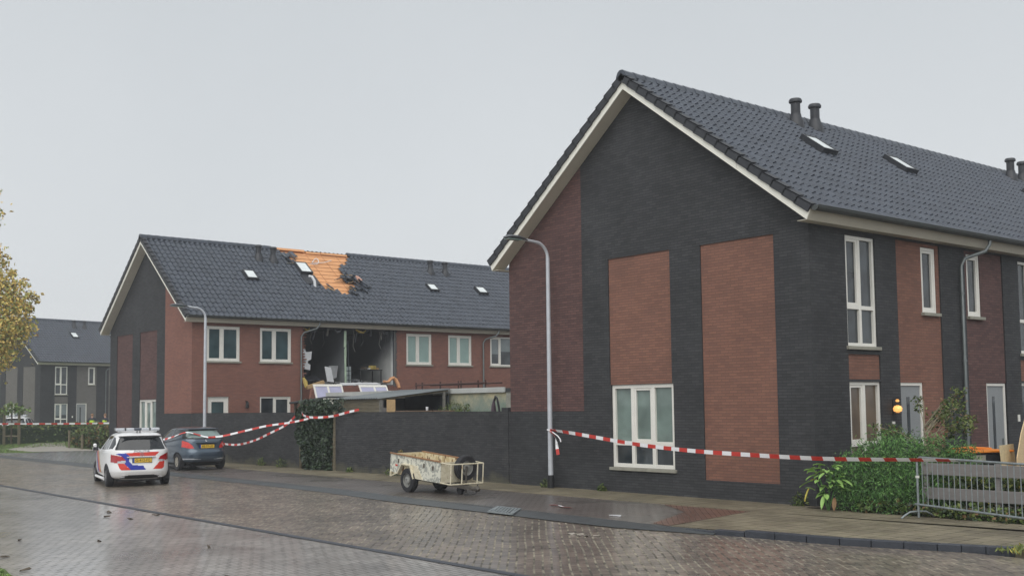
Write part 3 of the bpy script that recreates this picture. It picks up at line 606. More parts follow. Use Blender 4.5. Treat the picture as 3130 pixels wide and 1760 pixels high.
vents(far, [(4.92,-3.86),(5.66,-3.80),(14.95,-3.88),(15.9,-3.85)], .66)
roof_window(far, 3.55, 4.12, -2.80, -2.22, lift=.13); roof_window(far, 13.8, 14.36, -2.76, -2.28, lift=.14); roof_window(far, 17.0, 17.62, -2.80, -2.30, lift=.16)
roof_window(far, 6.62, 7.26, -3.62, -2.86, lift=.20, skirt=.85)
downpipe(far, 5.07, zt=ZE+.2); downpipe(far, 15.40)
# the burnt rooms
DK = M['soot']
def plaster(name, lo, hi, zmid, axis_w):
    m, n, b = pbsdf(name); L = n.links.new; b.inputs['Roughness'].default_value = .9
    tcn = n.nodes.new('ShaderNodeTexCoord'); sp = n.nodes.new('ShaderNodeSeparateXYZ'); L(tcn.outputs['Object'], sp.inputs[0])
    nz = n.nodes.new('ShaderNodeTexNoise'); nz.inputs['Scale'].default_value = 1.1; nz.inputs['Detail'].default_value = 6; L(tcn.outputs['Object'], nz.inputs['Vector'])
    a = n.nodes.new('ShaderNodeMath'); a.operation = 'MULTIPLY_ADD'; L(nz.outputs['Fac'], a.inputs[0]); a.inputs[1].default_value = 1.1; L(sp.outputs['Z'], a.inputs[2])
    x = n.nodes.new('ShaderNodeMath'); x.operation = 'MULTIPLY_ADD'; L(sp.outputs['X'], x.inputs[0]); x.inputs[1].default_value = -axis_w; L(a.outputs[0], x.inputs[2])
    r = n.nodes.new('ShaderNodeMapRange'); L(x.outputs[0], r.inputs[0]); r.inputs[1].default_value = zmid-.5; r.inputs[2].default_value = zmid+.9
    mm = n.nodes.new('ShaderNodeMix'); mm.data_type = 'RGBA'; L(r.outputs[0], mm.inputs['Factor']); mm.inputs['A'].default_value = lo; mm.inputs['B'].default_value = hi
    L(mm.outputs['Result'], b.inputs['Base Color']); MATS[name] = m; return m
plaster('sooty_plaster', srgb(196,198,196), srgb(80,83,88), 5.1, .5); plaster('sooty_plaster_dark', srgb(120,124,126), srgb(74,77,83), 4.8, .4)
X1, YA, YB, YP, ZF, ZC = -4.4, HO[0], HO[1], 7.36, 3.16, 5.735
rm = MB(); rm.box(X1,-.03,YA-.3,YB+.3,2.86,ZF,0); rm.build('floor_slab', mat('slab_rubble', srgb(96,98,102), .9, var=.35, sc=12, bump=.8, bsc=25), far)
rm = MB(); rm.poly([(X1,YA-.1,ZC),(0,YA-.1,ZC),(0,YB+.1,ZC),(X1,YB+.1,ZC)]); rm.build('room_ceiling', DK, far)
rm = MB(); rm.poly([(X1,YA-.1,ZF),(X1,YB+.1,ZF),(X1,YB+.1,ZC),(X1,YA-.1,ZC)]); rm.build('room_back_wall', DK, far)
rm = MB(); rm.box(X1,-.02,YA-.08,YA,ZF,ZC); rm.build('party_wall', DK, far)
rm = MB(); rm.box(X1,-.10,YB-.30,YB-.18,ZF,ZC); rm.build('party_wall', M['sooty_plaster'], far)
rm = MB(); rm.box(-.22,-.02,YB-.178,YB-.01,2.9,ZC); rm.build('cavity_edge', DK, far)
rm = MB(); rm.box(-.18,-.015,YB-.16,YB-.13,2.95,ZC); rm.box(-.18,-.012,YB-.08,YB-.06,2.95,ZC); rm.build('cavity_stud', M['old_wood_grey'], far)
rm = MB(); rj = random.Random(4)
for k in range(44):
    z = ZF-.1+k*.0625; a, b = rj.uniform(.0,.16)*(k % 2)+rj.uniform(0,.05), rj.uniform(.0,.14)*((k+1) % 2)+rj.uniform(0,.05)
    if z < ZC-.08: rm.box(-.10,-.004,YA-.01,YA+a,z,z+.058); rm.box(-.10,-.004,YB-.012-b*.4,YB+.01,z,z+.058)
for k in range(46): y = YA+k*.11; h = rj.uniform(.0,.10)+.05*(k % 2); rm.box(-.10,-.004,y,y+.10,2.95,3.03+h)
rm.build('broken_edge', M['smooth_red_brick'], far)
rm = MB()
for k in range(90): rm.obox((rj.uniform(-1.6,.02),rj.uniform(YA+.1,YB-.4),ZF+rj.uniform(.01,.09)),(rj.uniform(.05,.3),rj.uniform(.05,.25),rj.uniform(.02,.10)),(rj.uniform(-.5,.5),rj.uniform(-.5,.5),rj.uniform(0,3)))
tag(rm.build('rubble', mat('rubble_grey', srgb(118,118,118), .9, var=.5, sc=2.2)), 'grey rubble strewn over the upper floor', 'rubble', kind='stuff').location = (SX,0,0)
for k, (y, z0, ln, c) in enumerate(((5.9,ZC,.55,'soot'),(6.6,ZC,.35,'old_wood_grey'),(8.1,ZC,.6,'soot'),(8.9,ZC,.3,'soot'),(9.5,ZC,.45,'old_wood_grey'))):
    rm = MB(); rm.obox((-.25,y,z0-ln/2),(.012,.09+.04*(k%2),ln),(.1*(k-2),.15,.3)); rm.build('hanging_strip', M[c], far)
rm = MB(); rm.box(-3.2,-.06,YP,YP+.09,ZF,ZC); pw = rm.build('partition_wall', M['sooty_plaster_dark'], far)
rm = MB(); rm.obox((-.045,YP+.045,4.0),(.03,.09,1.6),(.02,0,.02)); rm.obox((-.045,YP+.035,5.25),(.03,.12,.75),(-.02,0,0)); rm.obox((-.045,YP+.06,4.65),(.03,.07,.5),(0,0,0)); rm.build('plaster_edge', M['pale_green'], pw)
rm = MB(); rm.box(-2.0,-1.92,6.15,6.19,ZF,5.3); rm.build('door_post', M['bark'], far)
rm = MB(); rm.tube([(-.35,7.79,ZF),(-.4,7.74,5.2)], .03, 8); rm.build('bare_pipe', M['tile_grey'], far)

# third terrace, turned a little, on slightly higher ground
third = thing('terraced_house', 'distant dark terrace with grey brick panels behind the hedge', 'house', (-82.062,9.014,.223), (0,0,.2117))
gable(third, True, 'grey_brick', 'grey_brick'); facade_front(third, 19.0, 'grey_brick', n=3); roof_parts(third, 19.0, seed=21); seal(third, 19.0)
vents(third, [(5.2,-4.0),(6.2,-4.0)], .62)
for y in (4.3, 8.1): roof_window(third, y, y+.6, -3.2, -2.6)
downpipe(third, 5.93)
q = MB(FX); q.box(2.83,2.93,.001,.02,1.30,1.45); q.build('house_number_plate', M['white_frame'], third)

# ------------------------------------------------------------------ garden wall, sheds, garage
def brickwall(x0, x1, label):
    r = thing('garden_wall', label, 'wall', ((x0+x1)/2, 0, 0))
    mb = MB(); h = (x1-x0)/2; mb.box(-h, h, .0, .10, -.2, 1.88); mb.build('brickwork', M['garden_brick'], r)
    mb = MB(); n = int((x1-x0)/.105)
    for i in range(n):
        a = -h+i*(x1-x0)/n; j = random.uniform(-.002,.002); mb.box(a+.003, a+(x1-x0)/n-.003, -.003+j, .103, 1.883, 1.948+j)
    mb.build('coping', M['garden_brick'], r); return r
gw2 = brickwall(-18.86, -9.65, 'long dark brick garden wall between ivy and the near house')
mb = MB(); mb.box(4.24, 4.52, -.03, .14, -.2, 2.05); mb.build('pier', M['garden_brick'], gw2, bevel=.01)
brickwall(-30.54, -21.32, 'dark brick garden wall behind the blue hatchback')
gt = thing('garden_gate', 'weathered wooden gate hidden under the ivy', 'gate', (-20.09, 0, 0))
mb = MB(); mb.box(-1.20, 1.08, .02, .07, .05, 1.9); mb.build('board_panel', M['weathered_wood'], gt)
mb = MB(); mb.box(1.09, 1.22, -.05, .09, -.1, 1.97); mb.build('post', M['weathered_wood'], gt)
mb = MB(); mb.box(-1.22, -1.2, -.02, .09, -.1, 1.97); mb.build('post', M['weathered_wood'], gt)
for x0, x1, z, lab in ((-15.3,-13.3,1.952,'long brown plank lying on top of the garden wall'), (-13.25,-12.3,1.952,'short reddish plank on the garden wall by the mossy garage')):
    mb = MB(); mb.box(x0, x1, .0, .09, z, z+.035); tag(mb.build('plank', mat('plank_brown', srgb(104,86,70), .8, var=.3, sc=4), bevel=.004), lab, 'plank', 'planks on the wall')
mb = MB(); mb.lathe([(.03,0),(.034,.02),(.042,.10),(.04,.105)], (-13.62,.045,1.99), n=12); tag(mb.build('paper_cup', M['white_sheet'], smooth=True), 'small white cup standing on the plank on the wall', 'cup')

# garage at the back of the garden
ga = thing('garage', 'flat roofed garden garage with mossy rendered wall', 'garage', (-20.5, 4.0, 0))
def moss(name):
    m, n, b = pbsdf(name); L = n.links.new; b.inputs['Roughness'].default_value = .9
    tcn = n.nodes.new('ShaderNodeTexCoord'); sp = n.nodes.new('ShaderNodeSeparateXYZ'); L(tcn.outputs['Object'], sp.inputs[0])
    nz = n.nodes.new('ShaderNodeTexNoise'); nz.inputs['Scale'].default_value = 1.7; nz.inputs['Detail'].default_value = 8; nz.inputs['Roughness'].default_value = .65; L(tcn.outputs['Object'], nz.inputs['Vector'])
    a = n.nodes.new('ShaderNodeMath'); a.operation = 'MULTIPLY_ADD'; L(nz.outputs['Fac'], a.inputs[0]); a.inputs[1].default_value = 1.6; L(sp.outputs['Z'], a.inputs[2])
    r = n.nodes.new('ShaderNodeValToRGB'); s_ = n.nodes.new('ShaderNodeMapRange'); L(a.outputs[0], s_.inputs[0]); s_.inputs[1].default_value = 2.45; s_.inputs[2].default_value = 3.4; L(s_.outputs[0], r.inputs[0])
    r.color_ramp.elements[0].color = srgb(112,128,92); r.color_ramp.elements[1].color = srgb(206,196,160)
    k = r.color_ramp.elements.new(.35); k.color = srgb(134,148,136); k = r.color_ramp.elements.new(.62); k.color = srgb(150,156,140)
    L(r.outputs[0], b.inputs['Base Color']); MATS[name] = m
moss('mossy_render')
mb = MB(); mb.box(1.6, 5.78, .0, .2, 0, 2.56); mb.build('rendered_wall', M['mossy_render'], ga)
mb = MB(); mb.box(-5.7, 1.597, .02, .2, 0, 2.56); mb.build('boarded_wall', M['old_wood_grey'], ga)
mb = MB(); mb.box(-5.75, 6.02, -.05, 5.5, 2.56, 2.68); mb.build('flat_roof', M['bitumen'], ga)
mb = MB(); mb.box(-5.8, 5.80, -.09, -.052, 2.545, 2.715); mb.build('fascia', mat('fascia_grey', srgb(186,188,184), .6, var=.1, sc=2), ga)
mb = MB(); mb.box(5.79, 6.08, -.02, .25, 0, 2.66); mb.build('block_pier', mat('block_grey', srgb(150,150,140), .85, var=.2, sc=5, bump=.3), ga)
mb = MB(); mb.box(5.62, 6.0, .25, 5.4, 0, 2.55); mb.box(-5.7,-5.5,.25,5.4,0,2.55); mb.build('side_wall', M['garden_brick'], ga)
rr = thing('roof_rack', 'rusty brown roof rack bars lying on the garage roof', 'rack', (-18.7, 4.6, 2.68))
mb = MB(); mb.tube([(-2.15,0,.22),(2.15,0,.22)], .028, 8); mb.tube([(-2.15,.7,.22),(2.15,.7,.22)], .028, 8); mb.build('rail', mat('rust_dark', srgb(74,50,46), .8, var=.3, sc=8), rr)
for x in (-2.1, -1.7, -.55, .55, .7, 1.7, 2.1):
    mb = MB(); mb.box(x-.02, x+.02, -.02, .02, 0, .32); mb.box(x-.06,x+.06,-.03,.03,0,.015); mb.build('bracket', M['rust_dark'], rr)
# wooden shed with a sloping corrugated roof
sh = thing('wooden_shed', 'weathered plank shed with sloping corrugated roof', 'shed', (-19.1, 1.0, 0))
mb = MB()
for k in range(20):
    z = .05+k*.118; j = random.uniform(-.004,.004); mb.obox((.0,.012+j,z+.055),(2.74,.024,.112),(R(5),0,random.uniform(-.002,.002)))
mb.build('plank_wall', M['weathered_wood'], sh)
mb = MB(); mb.box(-1.42,-1.34,.0,.08,0,2.38); mb.box(1.34,1.42,.0,.08,0,2.40); mb.box(1.34,1.42,2.6,2.68,0,2.60); mb.build('post', M['old_wood_grey'], sh)
mb = MB(); mb.box(-1.40,-1.36,.05,2.9,0,2.42); mb.box(-1.36,1.34,2.86,2.9,0,2.5); mb.build('side_wall', M['soot'], sh)  # wooden inner walls coloured dark to carry the shade inside the shed
mb = MB(); mb.box(1.35,1.40,.09,.62,0,2.08); mb.box(1.35,1.40,.09,.14,2.08,2.38); mb.build('side_boarding', M['plank_grey'], sh)
mb = MB(); mb.beam((1.40,-.02,2.375),(1.40,2.80,2.66),.03,.09); mb.build('verge_board', M['weathered_wood'], sh)
xs = np.linspace(-1.62, 1.46, 180); V = []; F = []
for i, x in enumerate(xs):
    dz = .018*math.sin(x*2*math.pi/.15)
    V += [(x,-.12,2.40+dz),(x,2.86,2.715+dz)]
    if i: F.append((2*i-2,2*i,2*i+1,2*i-1))
cr_ = npmesh('corrugated_roof', V, F, M['corrugated'], sh, smooth=True); so = cr_.modifiers.new('solid', 'SOLIDIFY'); so.thickness = .012
bd = thing('wooden_board', 'tan plywood board standing upright on the garden wall', 'board', (-15.62,.06,1.95))
mb = MB(); mb.obox((.0,.02,.185),(.46,.02,.40),(0,0,.02)); mb.build('sheet', M['board_tan'], bd, bevel=.003)
nb = thing('nest_box', 'small white box on a post beside the plank shed', 'box', (-20.72,.85,0))
mb = MB(); mb.box(-.17,.17,-.12,.12,2.17,2.40); mb.build('box_body', M['cream'], nb, bevel=.006); mb = MB(); mb.box(-.20,.20,-.15,.15,2.40,2.43); mb.build('lid', M['cream'], nb, bevel=.004)
mb = MB(); mb.box(-.04,.04,-.04,.04,0,2.17); mb.build('post', M['weathered_wood'], nb)
lt = thing('lean_to', 'low lean-to with dark bitumen roof left of the shed', 'shelter', (-22.2,.8,0))
mb = MB(); mb.prism([(-1.4,2.26),(1.42,2.44),(1.42,2.51),(-1.4,2.33)], lambda p: (p[0],0,p[1]), lambda p: (p[0],1.9,p[1])); mb.build('bitumen_roof', M['bitumen'], lt, bevel=.01)
mb = MB(); mb.box(.3,1.3,.12,.16,0,2.36); mb.build('boarding', M['weathered_wood'], lt)
for x_ in (-1.2, -.5): mb = MB(); mb.box(x_,x_+.08,.1,.18,0,2.26+.04*(x_ > -1)); mb.build('post', M['bark'], lt)
mb = MB(); mb.box(-1.2,.3,1.6,1.65,0,2.3); mb.build('back_boarding', M['bark'], lt)
um = thing('parasol', 'folded dark parasol leaning by the mossy garage wall', 'parasol', (-12.15,1.5,0))
mb = MB(); mb.tube([(-.1,0,0),(-.1,0,2.30)], .02, 8); mb.build('pole', M['bark'], um)
mb = MB(); mb.tube([(-.12,0,1.5),(-.12,.0,1.75),(-.12,0,2.1),(-.10,0,2.3)], [.11,.12,.07,.02], 9, flat=.7); mb.build('canopy', mat('parasol_cloth', srgb(96,82,92), .8, var=.35, sc=6), um, smooth=True)
mb = MB(); mb.tube([(-.08,0,2.25),(-.02,0,2.38),(.05,0,2.32),(.12,0,2.1),(.2,0,1.7)], .032, 8); mb.build('arm', M['black_plastic'], um, smooth=True)

# ------------------------------------------------------------------ blast debris on and before the damaged terrace
rb = MB()
for k in range(420):
    x = random.uniform(-30.4,-27.6); y = random.uniform(5.0,10.6); h = 2.5*(1-abs(x+29.6)/2.4)*(1-.35*abs(y-7.6)/3)
    rb.obox((x,y,random.uniform(max(0,h-.7),max(.05,h))),(random.uniform(.1,.42),random.uniform(.08,.3),random.uniform(.06,.2)),(random.uniform(-.6,.6),random.uniform(-.6,.6),random.uniform(0,3)))
tag(rb.build('rubble', M['smooth_red_brick']), 'heap of red brick rubble below the blown out room', 'rubble', kind='stuff')
DX = SX
def fallen_frame(name, label, y0, y1, ztop, h, lean, panes, x, glazed=True, mid=None, rz=0):
    t = thing(name, label, 'window', (x, y0, ztop), (0, 0, rz), 'fallen window frames')
    c, s = math.cos(lean), math.sin(lean); Tm = lambda p: Vector((s*p.z+c*p.y*-1, p.x, -c*p.z+s*p.y)); L_ = y1-y0
    mb = MB(Tm); f = .075
    mb.box(0,L_,-.04,.04,0,f); mb.box(0,L_,-.04,.04,h-f,h); mb.box(0,f,-.04,.04,f,h-f); mb.box(L_-f,L_,-.04,.04,f,h-f)
    m_ = mid or L_/2; mb.box(m_-.05,m_+.05,-.038,.038,f,h-f); mb.build('frame', M['white_frame'], t, bevel=.006)
    if glazed:
        p = MB(Tm); p.poly([(f,-.01,f),(m_-.05,-.01,f),(m_-.05,-.01,h-f),(f,-.01,h-f)]); p.poly([(m_+.05,-.01,f),(L_-f,-.01,f),(L_-f,-.01,h-f),(m_+.05,-.01,h-f)]); p.build('pane', M['glass_lilac'], t, normals=False)
    return t
fallen_frame('window_frame', 'white two pane frame with lilac glass leaning on rubble', 5.16, 6.62, 3.13, 1.25, .42, 2, SX+.95, mid=.72, rz=.0)
fallen_frame('window_frame', 'white empty looking frame lying behind the garage roof edge', 7.46, 8.96, 3.10, 1.1, .55, 2, SX+1.0, glazed=True, mid=.80)
def debris(name, label, cat, build, m, group=None, bevel=0, smooth=False):
    mb = MB(); build(mb); return tag(mb.build(name, m, bevel=bevel, smooth=smooth), label, cat, group)
debris('brick_slab', 'slab of red brickwork tipped below the drainpipe', 'brickwork', lambda b: b.prism([(5.08,2.35),(5.95,2.35),(5.85,2.66),(5.70,2.82),(5.45,2.98),(5.28,2.92),(5.15,2.6)], lambda p: (SX+.62+(3-p[1])*.3,p[0],p[1]), lambda p: (SX+.50+(3-p[1])*.3,p[0],p[1])), M['smooth_red_brick'])
debris('brick_slab', 'strip of brickwork between the two fallen frames', 'brickwork', lambda b: b.box(SX+.8,SX+.92,6.62,7.45,2.55,3.05), M['smooth_red_brick'])
debris('plank', 'brown board jutting out over the brick slab', 'plank', lambda b: b.obox((SX+.45,5.55,3.13),(.22,.85,.16),(.30,0,-.1)), M['board_tan'], bevel=.004)
debris('insulation_roll', 'crumpled yellow insulation beside the drainpipe', 'insulation', lambda b: b.tube([(SX+.3,5.05,3.45),(SX+.34,5.12,3.25),(SX+.38,5.16,3.05),(SX+.38,5.28,2.98)], [.05,.10,.09,.05], 7), mat('wool_yellow', srgb(196,172,96), .9, var=.2, sc=6, bump=.5))
debris('plastic_sheet', 'torn white sheet crumpled on the brick slab', 'sheet', lambda b: b.tube([(SX+.75,5.42,2.93),(SX+.8,5.55,2.92),(SX+.8,5.7,2.86),(SX+.82,5.82,2.74)], [.05,.12,.13,.05], 7, flat=.5), M['white_sheet'])
debris('fallen_board', 'long pale board lying along the floor edge', 'board', lambda b: (b.obox((SX+.78,6.95,3.13),(.3,.85,.03),(0,.15,.02)), ), M['white_sheet'])
debris('fallen_board', 'longer pale panel lying above the fallen frames', 'board', lambda b: b.obox((SX+.70,7.75,3.17),(.34,2.0,.05),(.012,.2,.03)), M['white_sheet'])
debris('insulation_hose', 'bent orange foam hose hanging over the floor edge', 'insulation', lambda b: b.tube([(SX+.5,9.13,3.30),(SX+.5,9.25,3.27),(SX+.48,9.42,3.28),(SX+.46,9.56,3.42),(SX+.46,9.70,3.46),(SX+.5,9.82,3.36),(SX+.58,9.88,3.18),(SX+.66,9.9,2.98)], [.07,.085,.09,.10,.11,.11,.11,.09], 10, flat=.8), mat('foam_hose', srgb(206,152,110), .8, var=.15, sc=5, bump=.3), smooth=True)
debris('torn_wallboard', 'torn white wall panel hanging in the left room', 'panel', lambda b: b.prism([(5.20,4.78),(5.36,4.80),(5.42,4.62),(5.62,4.63),(5.76,4.66),(5.72,4.30),(5.55,4.22),(5.52,4.12),(5.68,4.05),(5.66,3.80),(5.40,3.84),(5.20,3.88)], lambda p: (SX-.10-.2*(p[0]-5.2),p[0],p[1]), lambda p: (SX-.13-.2*(p[0]-5.2),p[0],p[1])), M['white_sheet'])
debris('white_board', 'white board with dark mark leaning in the left room', 'board', lambda b: b.prism([(6.33,3.98),(6.66,3.93),(6.82,3.26),(6.47,3.30)], lambda p: (SX-.06,p[0],p[1]), lambda p: (SX-.09,p[0],p[1])), M['white_sheet'])
debris('poster_board', 'greyish poster board behind the leaning white board', 'board', lambda b: b.prism([(6.70,4.02),(7.18,4.03),(7.10,3.48),(6.85,3.42)], lambda p: (SX-.32,p[0],p[1]), lambda p: (SX-.35,p[0],p[1])), mat('poster', srgb(156,158,160), .7, var=.25, sc=3))
dr_ = thing('drawer_unit', 'pale drawer unit beside the partition wall', 'cabinet', (SX-.55,7.58,3.16))
for k in range(4):
    mb = MB(); mb.box(-.2,.2,.0,.30,.02+k*.21,.20+k*.21); mb.build('drawer', mat('drawer_pale', srgb(150,162,160), .5, var=.1, sc=3), dr_, bevel=.01)
mb = MB(); mb.box(-.21,.19,-.02,.0,0,.86); mb.box(-.21,.19,.30,.32,0,.86); mb.build('carcass', M['door_grey'], dr_)
tb = thing('table', 'scorched dark table in the right room', 'table', (SX-.75,9.0,3.16))
mb = MB(); mb.box(-.45,.4,-.62,.62,.68,.72); mb.build('tabletop', M['black_plastic'], tb, bevel=.005)
for x, y in ((-.4,-.57),(-.4,.57),(.35,-.57),(.35,.57)):
    mb = MB(); mb.box(x-.022,x+.022,y-.022,y+.022,0,.68); mb.build('leg', M['black_plastic'], tb)
for y, sx, c, lab in ((8.75,.14,'bark','dark singed bundle on the left of the scorched table'),(8.98,.07,'white_sheet','small white scrap on the scorched table'),(9.20,.20,'wool_yellow','brown and yellow rag on the scorched table'),(9.45,.08,'board_tan','small tan box at the table end')):
    debris('burnt_item', lab, 'debris', lambda b: b.obox((SX-.6,y,3.88+sx*.45+.006),(.2,sx*1.6,sx*.9),(0,0,.3),jit=.02), M[c], 'burnt things on the table')
for k, (y, x, sx, c, lab) in enumerate(((8.10,-.5,.28,'soot','black heap on the floor by the bare pipe'),(8.35,-.35,.16,'white_sheet','crumpled grey cloth on the floor edge'),(8.6,-1.1,.4,'poster','dark crate under the scorched table'),(5.95,-.9,.5,'soot','charred mattress corner in the left room'),(9.02,-.25,.07,'white_sheet','white bottle on the floor edge'))):
    debris('floor_debris', lab, 'debris', lambda b: b.obox((SX+x,y,3.165+sx*.32),(sx*1.1,sx*1.3,sx*.6),(0,0,.4),jit=.03), M[c], 'debris on the upper floor')
debris('buckled_board', 'dark buckled panel at the left room floor', 'panel', lambda b: b.obox((SX-.5,5.75,3.42),(.7,1.05,.06),(.05,.35,0)), M['tile_dark'])
# loose tiles and bits on the torn roof
for k, (x, y, rz, h) in enumerate([(-33.35,9.25,.5,.10),(-33.05,9.75,1.1,.12),(-32.85,9.85,.2,.10),(-32.95,9.45,.9,.08),(-32.26,8.82,.6,.10),(-32.5,8.95,1.4,.07),(-34.75,6.45,.3,.10),(-34.55,6.75,1.0,.12),(-34.25,6.70,.5,.10),(-33.55,9.2,.2,.09),(-32.62,7.75,.8,.05),(-32.9,10.0,.6,.1),(-33.6,9.35,.9,.09),(-33.75,9.55,.2,.08),(-33.2,9.45,1.3,.1),(-32.65,9.3,.4,.08),(-32.5,9.6,1.0,.07),(-32.1,9.2,.3,.06),(-34.9,7.0,.6,.08),(-34.4,6.5,1.2,.1)]):
    s = (x-SX-XR)/CA; mb = MB(); mb.obox((0,0,0),(.42,.30,.03),(random.uniform(-.2,.2),random.uniform(-.1,.25),0)); mb.obox((.0,.11,.02),(.42,.06,.03),(0,0,0))
    p = slope_pt(s, y, h); o = mb.build('loose_roof_tile', M['tile_grey'], bevel=.006); o.location = (SX+p.x, p.y, p.z); o.rotation_euler = (0, SLA, rz)
    tag(o, 'loose dark roof tile lying askew around the torn orange hole', 'roof tile', 'loose tiles around the roof hole')
def rp(x, y, h): p = slope_pt((x-SX-XR)/CA, y, h); return (SX+p.x, p.y, p.z)
debris('vent_pipe', 'bent white pipe end poking out beside the roof window', 'pipe', lambda b: b.tube([rp(-32.55,6.93,.0),rp(-32.72,6.92,.22),rp(-32.9,6.84,.32),rp(-32.98,6.74,.27)], .065, 9), M['white_sheet'], smooth=True)
debris('torn_sheet', 'dark torn roofing strip across the orange hole', 'sheet', lambda b: b.tube([rp(-33.15,8.3,.06),rp(-33.25,8.7,.12),rp(-33.2,9.2,.14),rp(-33.1,9.6,.08)], [.03,.10,.13,.10], 8, flat=.35), M['tile_dark'])
debris('foam_scrap', 'pinkish foam scrap caught between loose tiles', 'foam', lambda b: b.obox(rp(-33.25,9.72,.14),(.42,.18,.12),(.2,SLA,.4),jit=.05), mat('foam_pink', srgb(196,150,132), .8, var=.15, sc=6), bevel=.02)
debris('cable', 'tangle of white cable lying on the orange foam', 'cable', lambda b: b.tube([rp(-34.50+.30*math.cos(t)*(.6+.4*math.sin(t*.7)),8.15+.42*math.sin(t*.8)+.10*t-.5,.03) for t in np.linspace(0,10,44)], .02, 5), M['white_sheet'], smooth=True)
for k, (x0, y0, x1, y1, lab) in enumerate(((-33.0,9.0,-33.15,9.75,'pale batten end sticking out right of the orange hole'),(-33.6,8.9,-33.5,9.5,'short split batten above the torn roofing strip'),(-34.2,6.3,-34.1,6.95,'split batten left of the orange hole below the vents'),(-32.55,7.6,-32.2,7.75,'broken batten poking down over the lower tiles'))):
    debris('batten_splinter', lab, 'batten', lambda b: b.beam(rp(x0,y0,.05),rp(x1,y1,.14),.045,.03), M['board_tan'] if k != 2 else M['old_wood_grey'])
for k, (y, x) in enumerate(((5.7,-.3),(6.35,-.15),(7.9,-.2),(8.55,-.35),(9.3,-.15),(9.75,-.25))):
    q = MB(); q.tube([(x,y,ZC),(x+.03,y+.06*(-1)**k,ZC-.3),(x-.03,y+.02,ZC-.55-.12*(k%3)),(x,y+.12*(-1)**k,ZC-.75-.15*(k%3))], .011, 5); q.build('loose_wire', M['black_plastic'] if k % 2 else M['old_wood_grey'], far, smooth=True)
for k, (y, w_) in enumerate(((5.45,.30),(7.05,.42),(8.3,.55),(9.6,.40))):
    q = MB(); q.tube([(-.14,y-w_/2,ZC-.02),(-.10,y-w_*.2,ZC-.12-.05*(k%2)),(-.12,y+w_*.2,ZC-.15),(-.14,y+w_/2,ZC-.03)], [.04,.09,.08,.03], 7, flat=.6); q.build('insulation_wool', M['wool_yellow'] if k % 2 == 0 else M['slab_rubble'], far)
debris('batten_splinter', 'splintered wooden batten at the lower hole edge', 'batten', lambda b: b.beam(rp(-32.75,8.75,.05),rp(-32.35,9.0,.12),.05,.03), M['board_tan'])

# ------------------------------------------------------------------ street lamps
def street_lamp(x, y, label, H=6.1):
    t = thing('street_lamp', label, 'street lamp', (x,y,0), group='street lamps at the sidewalk')
    pts = [(0,0,.33),(0,0,3),(0,0,H-.25)]+[(0,-.40*(1-math.cos(a)),H-.25+.40*math.sin(a)) for a in np.linspace(.25,1.42,8)]+[(0,-.80,H+.185)]
    mb = MB(); mb.tube(pts, [.068,.058,.05]+[.04]*8+[.034], 12); mb.build('pole', M['lamp_metal'], t, smooth=True)
    mb = MB(); mb.lathe([(.088,0),(.088,.32),(.076,.335)], (0,0,0), n=16); mb.build('base_sleeve', M['black_plastic'], t, smooth=True)
    mb = MB(); mb.tube([(0,-.70,H+.17),(0,-.82,H+.20),(0,-1.05,H+.215),(0,-1.3,H+.215),(0,-1.43,H+.19)], [.05,.09,.15,.14,.05], 12, flat=.36)
    hd = mb.build('lamp_head', M['lamp_head'], t, smooth=True)
    mb = MB(); mb.box(-.1,.1,-1.36,-.92,H+.145,H+.162); mb.build('lens', M['glass_mint'], hd)
    return t
street_lamp(-7.75,-.27,'nearer tall white street lamp before the house gable with tape tied on')
street_lamp(-27.0,-1.0,'farther street lamp standing behind the blue hatchback', 5.86)

# ------------------------------------------------------------------ cars
def spline(P, n):
    P = np.array(P, float); out = []
    for i in range(len(P)-1):
        p0, p1, p2, p3 = P[max(i-1,0)], P[i], P[i+1], P[min(i+2,len(P)-1)]
        for t in np.arange(n)/n:
            out.append(.5*((2*p1)+(-p0+p2)*t+(2*p0-5*p1+4*p2-p3)*t*t+(-p0+3*p1-3*p2+p3)*t**3))
    out.append(P[-1]); return np.array(out)
def shell(spec, n=9, N=440, ex=4.6):
    """body skin from stacked rounded outlines: rows (z, x rear, x front, half width)"""
    L = spline(spec, n); th = np.linspace(0, 2*np.pi, 4001)[:-1]; V = []
    for z, xr, xf, wd in L:
        a = max((xf-xr)/2, .01); wd = max(wd, .01); c, s = np.cos(th), np.sin(th)
        x = np.sign(c)*np.abs(c)**(2/ex)*a; y = np.sign(s)*np.abs(s)**(2/ex)*wd
        # plan taper: narrower towards the nose
        d = np.hypot(np.diff(x, append=x[0]), np.diff(y, append=y[0])); wgt = d*np.where(x < -.5*a, 2.2, 1.0); cum = np.concatenate([[0], np.cumsum(wgt)])
        q = np.linspace(0, cum[-1], N, endpoint=False)+cum[-1]/N*.5
        X = np.interp(q, cum, np.append(x, x[0]))+(xr+xf)/2; Y = np.interp(q, cum, np.append(y, y[0]))
        f = np.clip((X-1.2)/2.6, 0, 1); Y = Y*(1-.10*f*f); f = np.clip((-X-.1)/.8, 0, 1); Y = Y*(1-.05*f*f)
        V.append(np.stack([X, Y, np.full(N, z)], 1))
    nl = len(V); V = np.concatenate(V); i = np.arange(N); F = []
    for r in range(nl-1): F.append(np.stack([r*N+i, r*N+(i+1)%N, (r+1)*N+(i+1)%N, (r+1)*N+i], 1))
    return V, np.concatenate(F), nl, N
def pin(px, py, P):
    c = np.zeros(len(px), bool); j = len(P)-1
    for i in range(len(P)):
        (xi, yi), (xj, yj) = P[i], P[j]
        t = ((yi > py) != (yj > py)) & (px < (xj-xi)*(py-yi)/((yj-yi) or 1e-9)+xi); c ^= t; j = i
    return c
